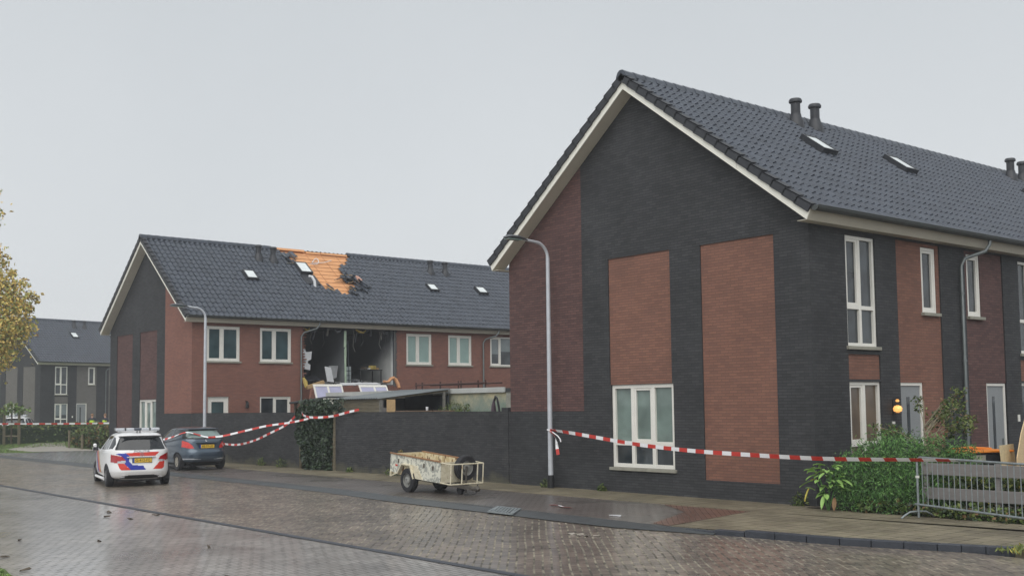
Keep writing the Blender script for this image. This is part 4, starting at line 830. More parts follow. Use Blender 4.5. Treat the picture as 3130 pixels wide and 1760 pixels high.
def car(root, spec, regions, wheels, arch, paint, ex=4.6, n=9):
    V, F, nl, N = shell(spec, n, ex=ex)
    C = V[F].mean(1); nr = np.cross(V[F[:,2]]-V[F[:,0]], V[F[:,3]]-V[F[:,1]]); nr /= np.linalg.norm(nr, axis=1)[:,None]+1e-9
    own = np.zeros(len(F), int); keep = np.ones(len(F), bool)
    for wx in wheels: keep &= ~((np.hypot(C[:,0]-wx, C[:,2]-.30) < arch) & (np.abs(C[:,1]) > .5))
    for k, (nm, mt, view, poly, off, extra) in enumerate([r_[:6] for r_ in regions]):
        if view == 'rear': sel = (nr[:,0] < -.30) & pin(C[:,1], C[:,2], poly)
        elif view == 'tail': sel = (C[:,0] < .1) & ((nr[:,0] < -.05)) & pin(C[:,1], C[:,2], poly)
        else: sel = (np.abs(nr[:,1]) > .45) & (nr[:,0] > -.72) & pin(C[:,0], C[:,2], poly)
        if extra: sel &= extra(C, nr)
        own[sel] = k+1
    made = {}
    for k in range(len(regions)+1):
        q = keep & (own == k)
        if not q.any(): continue
        f = F[q]; u, inv = np.unique(f, return_inverse=True); f = inv.reshape(f.shape); v = V[u].copy()
        if k:
            vn = np.zeros_like(v)
            for c in range(4): np.add.at(vn, f[:,c], nr[q])
            vn /= np.linalg.norm(vn, axis=1)[:,None]+1e-9; v += vn*regions[k-1][4]
        nm, mt = ('body', paint) if k == 0 else regions[k-1][:2]
        par = root if k == 0 or len(regions[k-1]) < 7 else made.get(regions[k-1][6], root)
        made[nm] = npmesh(nm, v, f, mt, par, smooth=True)
        if k == 0: # floor pan closing the shell and dark wheel housings
            top = V[-N:]; 
    u_ = MB(); u_.box(wheels[0]-.42, wheels[1]+.55, -.60, .60, .15, .62); u_.build('underbody', M['black_plastic'], root)
    tp = MB(); tp.poly([tuple(p) for p in V[-N:]]); tp.build('roof_cap', paint, made['body'], normals=False)
    return made
def wheel(root, x, y, r, wd, side, spokes=7, steel_rim=False, name='wheel', dish=.0, rm='alloy'):
    e = bpy.data.objects.new(name, None); COL.objects.link(e); e.parent = root; e.location = (x, y, r); e.empty_display_size = .1
    mb = MB(); a = wd/2; mb.lathe([(r*.60,-a),(r*.93,-a*.98),(r,-a*.72),(r,a*.72),(r*.93,a*.98),(r*.60,a),(r*.58,a-.05),(r*.58,-a+.05),(r*.60,-a)], (0,0,0), 'y', 36, cap=False); mb.build('tyre', M['rubber'], e, smooth=True)
    mb = MB(); yo = side*(a-.012); yi = side*(a-.06)
    mb.lathe([(r*.63,yo),(r*.585,yo),(r*.56,yi),(r*.03,yi-side*.004)], (0,0,0), 'y', 32, cap=False)
    if spokes: mb.lathe([(r*.555,yi+side*.004),(r*.25,yi+side*.002)], (0,0,0), 'y', 32, m=1, cap=False)
    if spokes:
        for k in range(spokes):
            A = 2*math.pi*k/spokes; d = Vector((math.cos(A),0,math.sin(A))); p = Vector((0,yi+side*.028,0)); mb.beam(p+d*.03, p+d*r*.6, .05, .02)
        mb.lathe([(.05,yi+side*.01),(.045,yi+side*.045),(.02,yi+side*.05)], (0,0,0), 'y', 16)
    else:
        mb.lathe([(r*.33,yi+side*.01),(r*.30,yi+side*.05),(r*.12,yi+side*.06),(r*.1,yi+side*.03)], (0,0,0), 'y', 24)
    mb.build('rim', [M[rm], M['black_plastic']], e, smooth=True); return e
mat('alloy', srgb(168,168,170), .3, .8, var=.06, sc=4); mat('alloy_pale', srgb(196,190,178), .35, .4, var=.08, sc=4); mat('steel_rim', srgb(150,150,146), .6, .3, var=.3, sc=6)
mat('white_paint', srgb(238,238,238), .25, var=.02, sc=1, coat=.6); mat('blue_grey_paint', srgb(76,90,104), .3, .5, var=.05, sc=1, coat=.8)
mat('police_red', srgb(206,58,44), .35, var=.04, sc=2); mat('police_blue', srgb(34,52,160), .35, var=.04, sc=2); mat('tail_red', srgb(168,24,30), .12, var=.25, sc=14, coat=.8); mat('tail_bright', srgb(214,60,52), .12, var=.15, sc=14, coat=.8)
mat('chrome', srgb(210,212,214), .12, .95, var=.03, sc=2); mat('plate_yellow', srgb(232,190,62), .4, var=.03, sc=4); mat('plate_text', srgb(40,40,38), .6); mat('plate_blue', srgb(44,84,170), .5); mat('grey_text', srgb(120,124,134), .5)
mat('lens_white', srgb(188,192,198), .15, var=.1, sc=10, coat=.5); mat('lightbar_dark', srgb(72,78,90), .2, var=.1, sc=4, coat=.5); mat('orange_stripe', srgb(224,176,120), .4)
def plate(root, x, y, z, txt, parent, w=.52, h=.115):
    mb = MB(); mb.box(x-.016,x,-w/2-.012+y,w/2+.012+y,z-h/2-.012,z+h/2+.012); o = mb.build('number_plate', M['black_plastic'], parent)
    mb = MB(); mb.box(x-.022,x-.0165,-w/2+y,w/2-.045+y,z-h/2,z+h/2); mb.build('plate_face', M['plate_yellow'], o)
    mb = MB(); mb.box(x-.022,x-.0165,w/2-.043+y,w/2+y,z-h/2,z+h/2); mb.build('plate_band', M['plate_blue'], o)
    text('plate_number', txt, .112, M['plate_text'], o, (x-.0245,y-.02,z), (math.pi/2,0,-math.pi/2), sx=.92)
    return o
PX = lambda p, q: (-(p-930)/562, 2.06-(q-62)/562)      # rear view measured in the picture, in metres
def police_car(loc, rot, label, sc=1.0, simple=False):
    root = thing('police_car', label, 'police car', loc, (0,0,rot), 'white police cars'); root.scale = (sc,)*3
    spec = [(.20,-.50,3.30,.70),(.27,-.70,3.45,.84),(.40,-.80,3.55,.885),(.50,-.815,3.56,.893),(.66,-.79,3.55,.893),(.80,-.765,3.48,.893),(.93,-.745,3.2,.887),(1.01,-.72,2.75,.872),(1.06,-.70,2.3,.845),(1.15,-.655,2.02,.80),(1.27,-.59,1.74,.745),(1.37,-.535,1.47,.70),(1.43,-.53,1.27,.665),(1.47,-.55,1.12,.64),(1.505,-.42,.95,.59),(1.535,-.22,.72,.50),(1.553,.0,.5,.36),(1.56,.15,.38,.15)]
    rw = [(-.70,1.065),(-.665,1.055),(0,1.045),(.665,1.055),(.70,1.065),(.56,1.40),(.52,1.415),(-.52,1.415),(-.56,1.40)]
    f = lambda L: [PX(*k) for k in L]
    left = lambda C, nr: C[:,1] > 0
    R_ = [('rear_window', M['car_glass'], 'rear', rw, -.004, None),
          ('side_window', M['car_glass'], 'side', [(-.42,1.09),(.1,1.06),(1.95,1.02),(1.62,1.20),(1.15,1.40),(.75,1.445),(.0,1.45),(-.28,1.40),(-.44,1.22)], -.005, lambda C, nr: (np.abs(C[:,0]-.78) > .04)&(np.abs(C[:,0]+.05) > .035)),
          ('livery_stripe', M['police_red'], 'rear', f([(692,674),(1215,664),(1155,724),(748,724)]), .003, None),
          ('livery_stripe', M['police_blue'], 'rear', f([(540,684),(692,676),(750,725),(738,800),(790,868),(955,880),(1000,945),(768,945),(668,845),(690,800),(640,728)]), .003, None),
          ('livery_stripe', M['police_red'], 'rear', f([(572,835),(665,842),(770,948),(625,948),(598,915)]), .003, None),
          ('livery_stripe', M['police_red'], 'rear', f([(1302,815),(1290,915),(1262,935),(1115,935),(1215,822)]), .003, None),
          ('tail_light', M['tail_red'], 'tail', f([(404,692),(470,694),(640,730),(692,795),(688,826),(560,832),(455,812),(412,775)]), .010, lambda C, nr: C[:,0] < -.40),
          ('tail_light', M['tail_red'], 'tail', f([(1190,805),(1225,738),(1340,690),(1415,672),(1425,720),(1395,785),(1300,808)]), .010, lambda C, nr: C[:,0] < -.40),
          ('reverse_light', M['lens_white'], 'tail', f([(572,802),(690,797),(688,828),(575,832)]), .011, lambda C, nr: C[:,0] < -.40),
          ('reverse_light', M['lens_white'], 'tail', f([(1190,806),(1196,785),(1305,795),(1302,810)]), .011, lambda C, nr: C[:,0] < -.40),
          ('bumper_trim', M['black_plastic'], 'rear', [(-.62,.19),(-.52,.30),(-.35,.335),(.35,.335),(.52,.30),(.62,.19)], .004, None),
          ('livery_stripe', M['police_blue'], 'side', [(1.5,.35),(2.2,.95),(2.35,.95),(1.75,.35)], .003, None),
          ('livery_stripe', M['police_red'], 'side', [(1.15,.35),(1.85,.98),(2.1,.98),(1.45,.35)], .003, None),
          ('livery_stripe', M['orange_stripe'], 'side', [(.95,.35),(1.6,.99),(1.8,.99),(1.1,.35)], .003, None)]
    parts = car(root, spec, R_, (0, 2.70), .36, M['white_paint'])
    for wx in (0, 2.70):
        for sd_ in (1, -1): wheel(root, wx, sd_*.775, .318, .21, sd_, 9)
    b = parts['body']
    mb = MB(); mb.box(-.60,-.565,-.60,.60,1.415,1.445); mb.build('spoiler', M['black_plastic'], b, bevel=.008)
    # roof light bar
    mb = MB(); mb.box(-.02,.28,-.55,.55,1.555,1.60); lb = mb.build('light_bar', M['white_paint'], root, bevel=.02)
    for y0, y1, mt in ((-.62,-.36,'lens_white'),(-.355,-.335,'black_plastic'),(-.33,-.10,'lens_white'),(-.095,.095,'lightbar_dark'),(.10,.33,'lens_white'),(.335,.355,'black_plastic'),(.36,.62,'lens_white')):
        mb = MB(); mb.box(-.05,.30,y0,y1,1.590,1.675); mb.build('beacon', M[mt], lb, bevel=.025)
    for y in (.06, -.02): mb = MB(); mb.lathe([(.022,0),(.012,.05),(.006,.09)], (-.30,y,1.535), n=8); mb.build('antenna', M['black_plastic'], b)
    mb = MB(); mb.box(-.80,-.765,-.40,.40,.83,.868); mb.build('chrome_strip', M['chrome'], b, bevel=.008)
    # plate recess
    plate(root, -.785, -.02, .755, 'G-412-FG', b)
    text('lettering', 'POLITIE', .085, M['grey_text'], b, (-.735,-.02,1.012), (math.pi/2,0,-math.pi/2), sx=1.5)
    lg = MB()
    lg.tube([(-.762,.05*math.cos(a)-.02,.925+.05*math.sin(a)) for a in np.linspace(0,2*math.pi,22)], .006, 6)
    for k in range(3): A = math.pi/2+k*2*math.pi/3; lg.beam((-.762,-.02,.925),(-.762,-.02+.048*math.cos(A),.925+.048*math.sin(A)),.012,.008)
    lg.build('emblem', M['chrome'], b)
    mb = MB(); mb.tube([(-.655,.22,1.075),(-.665,.05,1.07),(-.665,-.1,1.085)], .018, 8); mb.build('wiper', M['black_plastic'], b)
    for sd_ in (1, -1):
        mb = MB(); mb.tube([(1.62,sd_*.90,1.03),(1.60,sd_*.98,1.05),(1.60,sd_*1.06,1.05)], [.05,.10,.075], 10, flat=.8); mm = mb.build('mirror', M['white_paint'], root, smooth=True)
        mb = MB(); mb.obox((1.50,sd_*.99,1.05),(.012,.15,.11)); mb.build('mirror_glass', M['car_glass'], mm)
        mb = MB(); mb.tube([(.35,sd_*.88,.20),(2.30,sd_*.88,.20)], .045, 8); mb.build('side_step', M['white_paint'], root, smooth=True)
        mb = MB(); mb.box(-.05,.1,sd_*.5-.03,sd_*.5+.03,1.54,1.552); mb.build('roof_rail', M['steel'], b)
        mb = MB(); mb.box(-.80,-.76,sd_*.52-.06,sd_*.52+.06,.275,.30); mb.build('exhaust', M['chrome'], b)
        mb = MB(); mb.lathe([(.012,-.02),(.05,0),(.06,.03),(.03,.07)], (1.62,sd_*1.0,1.13), n=10)
        if sd_ > 0: mb.build('spot_mirror', M['white_paint'], mm, smooth=True)
    return root
police_car((-18.83,-6.70,-.095), R(167.5), 'white police car with red and blue stripes stopped on the wet road')
police_car((-70.0,3.9,.05), R(150), 'white police car half hidden behind the hedge', sc=1.08)

def hatchback(loc, rot):
    root = thing('parked_car', 'blue grey hatchback with yellow plate parked along the garden wall', 'car', loc, (0,0,rot))
    spec = [(.20,-.45,3.05,.66),(.26,-.60,3.18,.77),(.38,-.715,3.28,.825),(.50,-.735,3.31,.845),(.62,-.72,3.29,.848),(.72,-.675,3.22,.85),(.85,-.645,3.05,.848),(.96,-.62,2.7,.838),(1.03,-.595,2.35,.822),(1.09,-.55,2.1,.80),(1.2,-.44,1.85,.755),(1.31,-.32,1.6,.705),(1.39,-.24,1.38,.665),(1.425,-.25,1.25,.64),(1.45,-.16,1.08,.59),(1.472,.05,.85,.49),(1.485,.25,.65,.34),(1.49,.38,.55,.12)]
    NR = lambda C, nr: C[:,0] < -.28
    lt_ = [(.90,1.0),(.74,1.03),(.60,.965),(.50,.87),(.44,.76),(.62,.77),(.80,.83),(.86,.90)]
    R_ = [('rear_window', M['black_plastic'], 'rear', [(-.72,1.08),(0,1.06),(.72,1.08),(.74,1.18),(.62,1.38),(.5,1.405),(-.5,1.405),(-.62,1.38),(-.74,1.18)], -.003, None),
          ('rear_glass', M['car_glass_pale'], 'rear', [(-.60,1.12),(0,1.11),(.60,1.12),(.62,1.20),(.52,1.355),(-.52,1.355),(-.62,1.20)], .002, None, 'rear_window'),
          ('side_window', M['car_glass'], 'side', [(-.18,1.32),(-.02,1.40),(.5,1.425),(1.05,1.37),(1.7,1.12),(1.9,1.02),(1.2,1.0),(.5,1.06),(-.05,1.19)], -.005, lambda C, nr: np.abs(C[:,0]-.62) > .03),
          ('tail_light', M['tail_bright'], 'tail', lt_, .008, NR), ('tail_light', M['tail_bright'], 'tail', [(-a, b) for a, b in lt_], .008, NR),
          ('bumper_trim', M['lens_white'], 'rear', [(.22,.385),(.82,.37),(.82,.415),(.5,.42)], .006, None), ('bumper_trim', M['lens_white'], 'rear', [(-.22,.385),(-.82,.37),(-.82,.415),(-.5,.42)], .006, None),
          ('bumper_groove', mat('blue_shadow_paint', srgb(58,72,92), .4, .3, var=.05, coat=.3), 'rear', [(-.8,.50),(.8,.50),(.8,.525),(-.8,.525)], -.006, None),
          ('bumper_trim', M['black_plastic'], 'rear', [(-.62,.19),(-.7,.30),(.7,.30),(.62,.19)], .004, None)]
    parts = car(root, spec, R_, (0, 2.54), .335, M['blue_grey_paint'], ex=4.2)
    for wx in (0, 2.54):
        for sd_ in (1, -1): wheel(root, wx, sd_*.735, .298, .185, sd_, 8, rm='alloy_pale')
    b = parts['body']
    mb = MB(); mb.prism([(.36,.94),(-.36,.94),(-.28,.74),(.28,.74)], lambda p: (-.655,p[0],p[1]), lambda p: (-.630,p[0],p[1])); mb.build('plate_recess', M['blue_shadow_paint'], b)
    mb = MB(); mb.box(-.69,-.63,-.37,.37,.935,.965); mb.build('boot_handle', M['blue_grey_paint'], b, bevel=.01)
    plate(root, -.662, 0, .825, '60-77-LD', b)
    em = MB(); em.tube([(-.625,.035,1.03),(-.625,.01,1.05),(-.625,-.01,1.01),(-.625,.01,.995),(-.625,.03,.985)], .009, 6); em.tube([(-.625,-.01,1.01),(-.625,-.035,.985)], .008, 6); em.build('emblem', M['chrome'], b)
    mb = MB(); mb.tube([(-.535,-.05,1.10),(-.52,-.25,1.125),(-.50,-.42,1.14)], .016, 8); mb.build('wiper', M['black_plastic'], b)
    mb = MB(); mb.box(-.30,-.21,-.56,.56,1.405,1.43); mb.build('spoiler', M['blue_grey_paint'], b, bevel=.01)
    for sd_ in (1, -1):
        mb = MB(); mb.tube([(1.72,sd_*.80,1.0),(1.70,sd_*.90,1.02),(1.70,sd_*.97,1.02)], [.04,.09,.07], 10, flat=.75); mb.build('mirror', M['blue_grey_paint'], root, smooth=True)
    return root
hatchback((-23.65,-2.66,0), R(177.5))

# ------------------------------------------------------------------ old box trailer
def patched(name, base, spots, rust):
    m, n, b = pbsdf(name); L = n.links.new; b.inputs['Roughness'].default_value = .7
    tcn = n.nodes.new('ShaderNodeTexCoord'); v = n.nodes.new('ShaderNodeTexNoise'); v.inputs['Scale'].default_value = 9; v.inputs['Detail'].default_value = 3; v.inputs['Distortion'].default_value = .6; L(tcn.outputs['Object'], v.inputs['Vector'])
    r = n.nodes.new('ShaderNodeMapRange'); L(v.outputs['Fac'], r.inputs[0]); r.inputs[1].default_value = .49; r.inputs[2].default_value = .53
    a = n.nodes.new('ShaderNodeMix'); a.data_type = 'RGBA'; L(r.outputs[0], a.inputs['Factor']); a.inputs['A'].default_value = base; a.inputs['B'].default_value = spots
    v2 = n.nodes.new('ShaderNodeTexNoise'); v2.inputs['Scale'].default_value = 6; v2.inputs['Detail'].default_value = 6; mp = n.nodes.new('ShaderNodeMapping'); mp.inputs['Location'].default_value = (3,5,1); mp.inputs['Scale'].default_value = (1.6,1.6,.7); L(tcn.outputs['Object'], mp.inputs[0]); L(mp.outputs[0], v2.inputs['Vector'])
    r2 = n.nodes.new('ShaderNodeMapRange'); L(v2.outputs['Fac'], r2.inputs[0]); r2.inputs[1].default_value = rust[1]; r2.inputs[2].default_value = rust[1]+.05
    c = n.nodes.new('ShaderNodeMix'); c.data_type = 'RGBA'; L(r2.outputs[0], c.inputs['Factor']); L(a.outputs['Result'], c.inputs['A']); c.inputs['B'].default_value = rust[0]
    L(c.outputs['Result'], b.inputs['Base Color']); MATS[name] = m
patched('trailer_side', srgb(216,215,200), srgb(166,167,158), (srgb(74,64,56), .70)); patched('trailer_inner', srgb(216,204,172), srgb(198,180,140), (srgb(104,74,50), .56)); patched('trailer_plain', srgb(218,210,186), srgb(206,197,170), (srgb(140,104,66), .68))
tr = thing('box_trailer', 'rusty cream box trailer with spare wheel parked by the dark wall', 'trailer', (-9.5,-2.94,0), (0, R(4.4), 0))
L0, L1, B0, B1, YN = -.86, 1.31, .43, .87, .49
ax_ = lambda p: (p[0], -YN, p[1]); ay_ = lambda p: (p[0], -YN+.02, p[1])
arch_pl = [(L0,B1),(L0,B0),(-.50,B0-.04),(-.42,B0),(-.24,.66),(.10,.66),(.26,.36),(.36,.36),(.62,.36),(L1,B0-.05),(L1,B1)]
for sg in (1, -1):
    mb = MB(); mb.prism(arch_pl, lambda p: (p[0],-sg*YN,p[1]), lambda p: (p[0],-sg*(YN-.02),p[1])); mb.build('side_panel', [M['trailer_side']], tr)
    mb = MB()
    for a, b in (((-.44,B0-.02),(-.25,.67)),((-.25,.67),(.11,.67)),((.11,.67),(.27,.36))): mb.beam((a[0],-sg*(YN+.03),a[1]),(b[0],-sg*(YN+.03),b[1]),.10,.03)
    mb.build('mudguard', M['trailer_plain'], tr)
    mb = MB(); mb.prism([(.13,.68),(.34,.68),(.60,.37),(.28,.37)], lambda p: (p[0],-sg*(YN+.003),p[1]), lambda p: (p[0],-sg*(YN+.022),p[1])); mb.build('repair_plate', M['trailer_plain'], tr)
    mb = MB(); mb.box(L0,L1,-sg*YN-.025,-sg*YN+.025,B1,B1+.03); mb.build('top_rail', mat('trailer_rust', srgb(150,112,78), .8, var=.35, sc=9), tr)
    mb = MB(); mb.box(L0+.02,L0+.06,-sg*YN-.02,-sg*YN+.02,.30,B0); mb.beam((L0+.05,-sg*YN,.31),(-.5,-sg*YN,B0),.03,.03); mb.build('prop', M['trailer_plain'], tr)
    mb = MB(); mb.box(-.62,-.53,-sg*(YN+.004)-.004,-sg*(YN+.004)+.004,.585,.625); mb.build('reflector', M['tape_red'], tr)
    for (x_, z_) in ((-.48,.72),(.62,.72),(1.0,.70)):
        mb = MB(); mb.box(x_-.025,x_+.025,-sg*(YN+.005)-.003,-sg*(YN+.005)+.003,z_-.05,z_+.05); mb.build('latch', M['bark'], tr)
mb = MB(); mb.box(L1-.02,L1,-YN+.021,YN-.021,B0-.05,B1); mb.build('front_panel', M['trailer_plain'], tr)
mb = MB(); mb.box(L0,L0+.02,-YN+.021,YN-.021,B0,B1); mb.build('tailgate', M['trailer_inner'], tr)
mb = MB(); mb.box(L0+.02,L1-.02,-YN+.021,YN-.021,B0-.05,B0-.03); mb.build('bed', M['trailer_inner'], tr)
mb = MB()
for sg in (1, -1): mb.box(L0+.02,L1-.021,-sg*(YN-.022)-.001,-sg*(YN-.022)+.001,B0,B1)
mb.build('inner_lining', M['trailer_inner'], tr)
mb = MB(); r_ = .016
for z in (B0-.04, B1-.005):
    mb.tube([(L1,-YN,z),(L1+.42,-YN,z),(L1+.42,YN-.02,z),(L1,YN,z)], r_, 8)
for y in (-YN, -.16, .30, YN-.02): mb.tube([(L1+.42,y,B0-.04),(L1+.42,y,B1-.005)], r_, 8)
mb.tube([(L1+.02,YN-.05,B0-.04),(L1+.02,YN-.05,B1)], .03, 8); mb.build('front_cage', M['trailer_plain'], tr, smooth=True)
sp_ = wheel(tr, L1+.16, .14, .30, .17, 1, 0, name='spare_wheel', rm='steel_rim'); sp_.location = (L1+.17,.12,.74); sp_.rotation_euler = (0,0,-math.pi/2)
for sg in (1, -1): wheel(tr, 0, sg*(YN-.02), .295, .17, sg, 0, rm='steel_rim').location = (0, sg*(YN-.015), .295)
mb = MB(); mb.tube([(0,-YN,.295),(0,YN,.295)], .035, 8); mb.build('axle', M['black_plastic'], tr)
mb = MB(); mb.beam((.3,-.4,.36),(2.0,0,.30),.06,.07); mb.beam((.3,.4,.36),(2.0,0,.30),.06,.07); mb.beam((1.3,0,.33),(2.12,0,.29),.07,.07); mb.build('drawbar', mat('drawbar_grey', srgb(88,84,78), .7, .2, var=.3, sc=8), tr)
mb = MB(); mb.tube([(1.95,0,.30),(2.14,0,.34),(2.20,0,.30)], [.05,.055,.04], 10); mb.tube([(2.08,0,.33),(2.16,0,.44)], .014, 6); mb.build('coupling', M['drawbar_grey'], tr, smooth=True)
mb = MB(); mb.tube([(1.66,.02,.16),(1.66,.02,.72)], .022, 8); mb.tube([(1.66,.02,.70),(1.66,.02,.80)], .03, 8); jk = mb.build('jockey_stand', M['drawbar_grey'], tr, smooth=True)
mb = MB(); mb.lathe([(.03,-.04),(.10,-.04),(.11,-.02),(.11,.02),(.10,.04),(.03,.04)], (1.52,-.03,.22), 'y', 20); mb.tube([(1.52,-.03,.22),(1.66,.02,.22)], .015, 6); mb.build('jockey_wheel', M['rubber'], jk, smooth=True)
mb = MB(); mb.tube([(2.1,0,.28),(2.16,-.05,.22),(2.05,-.12,.18),(1.9,-.2,.165)], .010, 6); mb.build('cable', M['black_plastic'], tr)

# ------------------------------------------------------------------ barrier tapes
def tape(name, label, pts, period=.50, wd=.075, twist=None, n=14, group='red and white police tape'):
    P = spline(pts, n); d = np.linalg.norm(np.diff(P, axis=0), axis=1); cum = np.concatenate([[0], np.cumsum(d)]); tot = cum[-1]
    m = max(4, int(tot/(period/2)*2)); s = np.linspace(0, tot, m+1); Q = np.stack([np.interp(s, cum, P[:,k]) for k in range(3)], 1)
    mb = MB()
    for k in range(m):
        def edge(i):
            t = Vector(Q[min(i+1,m)]-Q[max(i-1,0)]).normalized(); up = Vector((0,0,1)); b = (up-t*up.dot(t)).normalized(); a = t.cross(b)
            A = twist(i/m) if twist else .15*math.sin(i*.5); return (b*math.cos(A)+a*math.sin(A))*wd/2
        p, q = Vector(Q[k]), Vector(Q[k+1]); e0, e1 = edge(k), edge(k+1)
        mb.poly([p-e0, q-e1, q+e1, p+e0], (k//2) % 2)
    o = mb.build(name, [M['tape_red'], M['tape_white']], normals=False); so = o.modifiers.new('thin', 'SOLIDIFY'); so.thickness = .002
    return tag(o, label, 'tape', group)
tape('barrier_tape', 'near red and white tape from the lamp to the steel barrier', [(-7.68,-.32,1.475),(-6.7,-.42,1.40),(-5.8,-.47,1.31),(-4.66,-.55,1.20),(-3.65,-.62,1.13),(-2.5,-.75,1.08),(-1.2,-.85,1.05),(.23,-.98,1.03),(1.24,-1.0,1.03),(2.41,-1.02,1.055),(3.85,-1.10,1.085)], period=.52, wd=.085, twist=lambda f: .9*math.exp(-(f/.06)**2)+1.05*max(0, (f-.55)/.45))
tape('barrier_tape', 'short loose tape end dangling from the near lamp post', [(-7.69,-.335,1.46),(-7.52,-.36,1.36),(-7.42,-.37,1.22),(-7.40,-.36,1.05),(-7.36,-.36,.86)], period=.5, wd=.08, twist=lambda f: .8*math.sin(f*5))
mb = MB(); mb.tube([(-7.75+.075*math.cos(a),-.27+.075*math.sin(a),1.47+.01*math.sin(2*a)) for a in np.linspace(0,2*math.pi,16)], .016, 6); mb.tube([(-7.68,-.33,1.44),(-7.55,-.36,1.42),(-7.35,-.37,1.33),(-7.26,-.37,1.25),(-7.24,-.37,1.18)], .02, 6, flat=.4); tag(mb.build('tape_knot', M['tape_white'], smooth=True), 'knot of tape wrapped round the near lamp post', 'tape')
tape('barrier_tape', 'sagging tape along the ivy and wall top to the plank shed', [(-17.30,-.05,2.03),(-17.9,-.10,1.95),(-18.67,-.25,1.82),(-19.64,-.42,1.78),(-20.4,-.36,1.86),(-20.95,-.14,1.985),(-21.3,-.14,1.86),(-21.9,-.22,1.52),(-22.8,-.38,1.22),(-23.9,-.42,.95),(-25.2,-.42,.77),(-26.3,-.42,.76),(-27.2,-.42,.84)], period=.52, wd=.075)
tape('barrier_tape', 'tape running from the ivy across the rear of the blue hatchback', [(-19.75,-.36,1.79),(-20.3,-.42,1.70),(-21.1,-.55,1.60),(-22.0,-.95,1.49),(-22.6,-1.5,1.32),(-23.03,-2.05,1.165),(-23.10,-2.35,1.135),(-23.12,-2.62,1.13),(-23.24,-2.95,1.235),(-23.30,-3.25,1.315),(-23.38,-3.46,1.275),(-23.75,-3.56,1.17),(-24.3,-3.58,1.09),(-25.0,-3.6,1.02),(-26.2,-3.7,1.0)], period=.52, wd=.07, twist=lambda f: .2+.9*math.exp(-((f-.62)/.12)**2))
tape('barrier_tape', 'distant tape stretched before the hedge', [(-62.0,-1.3,1.35),(-60.0,1.2,1.33),(-58,3.8,1.30),(-54,7.5,1.32)], period=.75, wd=.10)
tape('tape_scrap', 'white and red tape scrap lying on the wet parking bay', [(-4.08,-3.55,.02),(-3.86,-3.50,.03),(-3.6,-3.62,.02),(-3.34,-3.64,.02)], period=.5, wd=.09, twist=lambda f: 1.35, group='scraps on the ground')
debris('paper_scrap', 'small white paper scrap near the red paving', 'paper', lambda b: b.obox((-1.66,-4.05,.014),(.22,.07,.012),(0,0,.3),jit=.01), M['white_sheet'], 'scraps on the ground')
debris('dead_leaves', 'thin pale leaf litter on the road before the band', 'leaves', lambda b: [b.obox((-.6+k*.13,-6.15+.09*math.sin(k*2),zroad(-6.1)+.012),(.10,.05,.008),(0,0,k),jit=.015) for k in range(5)], M['path_stone'])
for k, (x, y) in enumerate([(-11.2,-10.2),(-10.2,-10.6),(-9.4,-10.4),(-6.0,-12.2),(-13.8,-12.0),(-3.2,-14.2),(-3.8,-11.2),(-.5,-12.4),(-9.8,-9.7),(-7.1,-13.2),(-5.0,-14.0),(2.6,-12.2)]):
    debris('fallen_leaf', 'single dark wet leaf stuck on the shiny paving', 'leaf', lambda b: b.obox((x,y,-.124 if y < -9.55 else -.12),(.13,.06,.012),(0,.1,k),jit=.02), M['bark'], 'wet leaves on the junction')

# ------------------------------------------------------------------ crowd barrier, low fence, bin, boards
cb = thing('crowd_barrier', 'galvanised steel crowd barrier before the front garden', 'barrier', (2.58,-.63,0), (0,0,math.atan2(-.47,1.0)*.95))
mb = MB(); mb.tube([(0,0,.02),(0,0,1.00)], .021, 10); mb.tube([(0,0,1.0),(.03,0,1.06),(.09,0,1.09)], .02, 10); mb.build('post', M['galv'], cb, smooth=True); mb = MB(); mb.tube([(3.4,0,.02),(3.4,0,1.09)], .021, 10); mb.build('post', M['galv'], cb, smooth=True)
mb = MB(); mb.tube([(.09,0,1.09),(3.4,0,1.09)], .021, 10); mb.build('top_rail', M['galv'], cb, smooth=True)
mb = MB(); mb.tube([(-.08,0,.25),(3.46,0,.25)], .021, 10); mb.build('bottom_rail', M['galv'], cb, smooth=True)
for k in range(22):
    mb = MB(); x = .14+k*.145; mb.tube([(x,0,.25),(x,0,1.09)], .0085, 6); mb.build('bar', M['galv'], cb, smooth=True)
for x in (0.0, 3.4):
    mb = MB(); mb.tube([(x,-.36,.012),(x,-.30,.06),(x,-.18,.12),(x,0,.13),(x,.16,.12),(x,.28,.06),(x,.34,.012)], .017, 8); mb.build('foot', M['galv'], cb, smooth=True)
mb = MB(); mb.box(-.024,.024,-.024,.024,.72,.76); mb.build('clip', M['white_frame'], cb)
lf = thing('low_fence', 'low garden fence of two wide grey boards behind the barrier', 'fence', (2.36,-.1,0), (0,0,.0))
for z0, z1 in ((.31,.52),(.75,.96)):
    mb = MB(); mb.box(0,4.2,0,.035,z0,z1); mb.build('board', M['plank_grey'], lf, bevel=.004)
for x in (.05,1.4,2.8,4.1):
    mb = MB(); mb.box(x-.04,x+.04,.036,.10,0,.98); mb.build('post', M['plank_grey'], lf)
wb = thing('wheelie_bin', 'dark wheelie bin with orange lid behind the low fence', 'bin', (2.0,2.66,0), (0,0,R(-20)))
mb = MB(); mb.prism([(-.26,-.62),(.26,-.62),(.26,.62),(-.26,.62)], lambda p: (p[0]*1.0,p[1]*.98,1.04), lambda p: (p[0]*.85,p[1]*.85,.06)); mb.build('bin_body', M['bin_black'], wb, bevel=.03)
mb = MB(); mb.box(-.30,.30,-.66,.66,1.045,1.09); mb.tube([(-.28,-.62,1.09),(-.30,0,1.13),(-.28,.62,1.09)], .03, 8); mb.build('lid', M['bin_orange'], wb, bevel=.015)
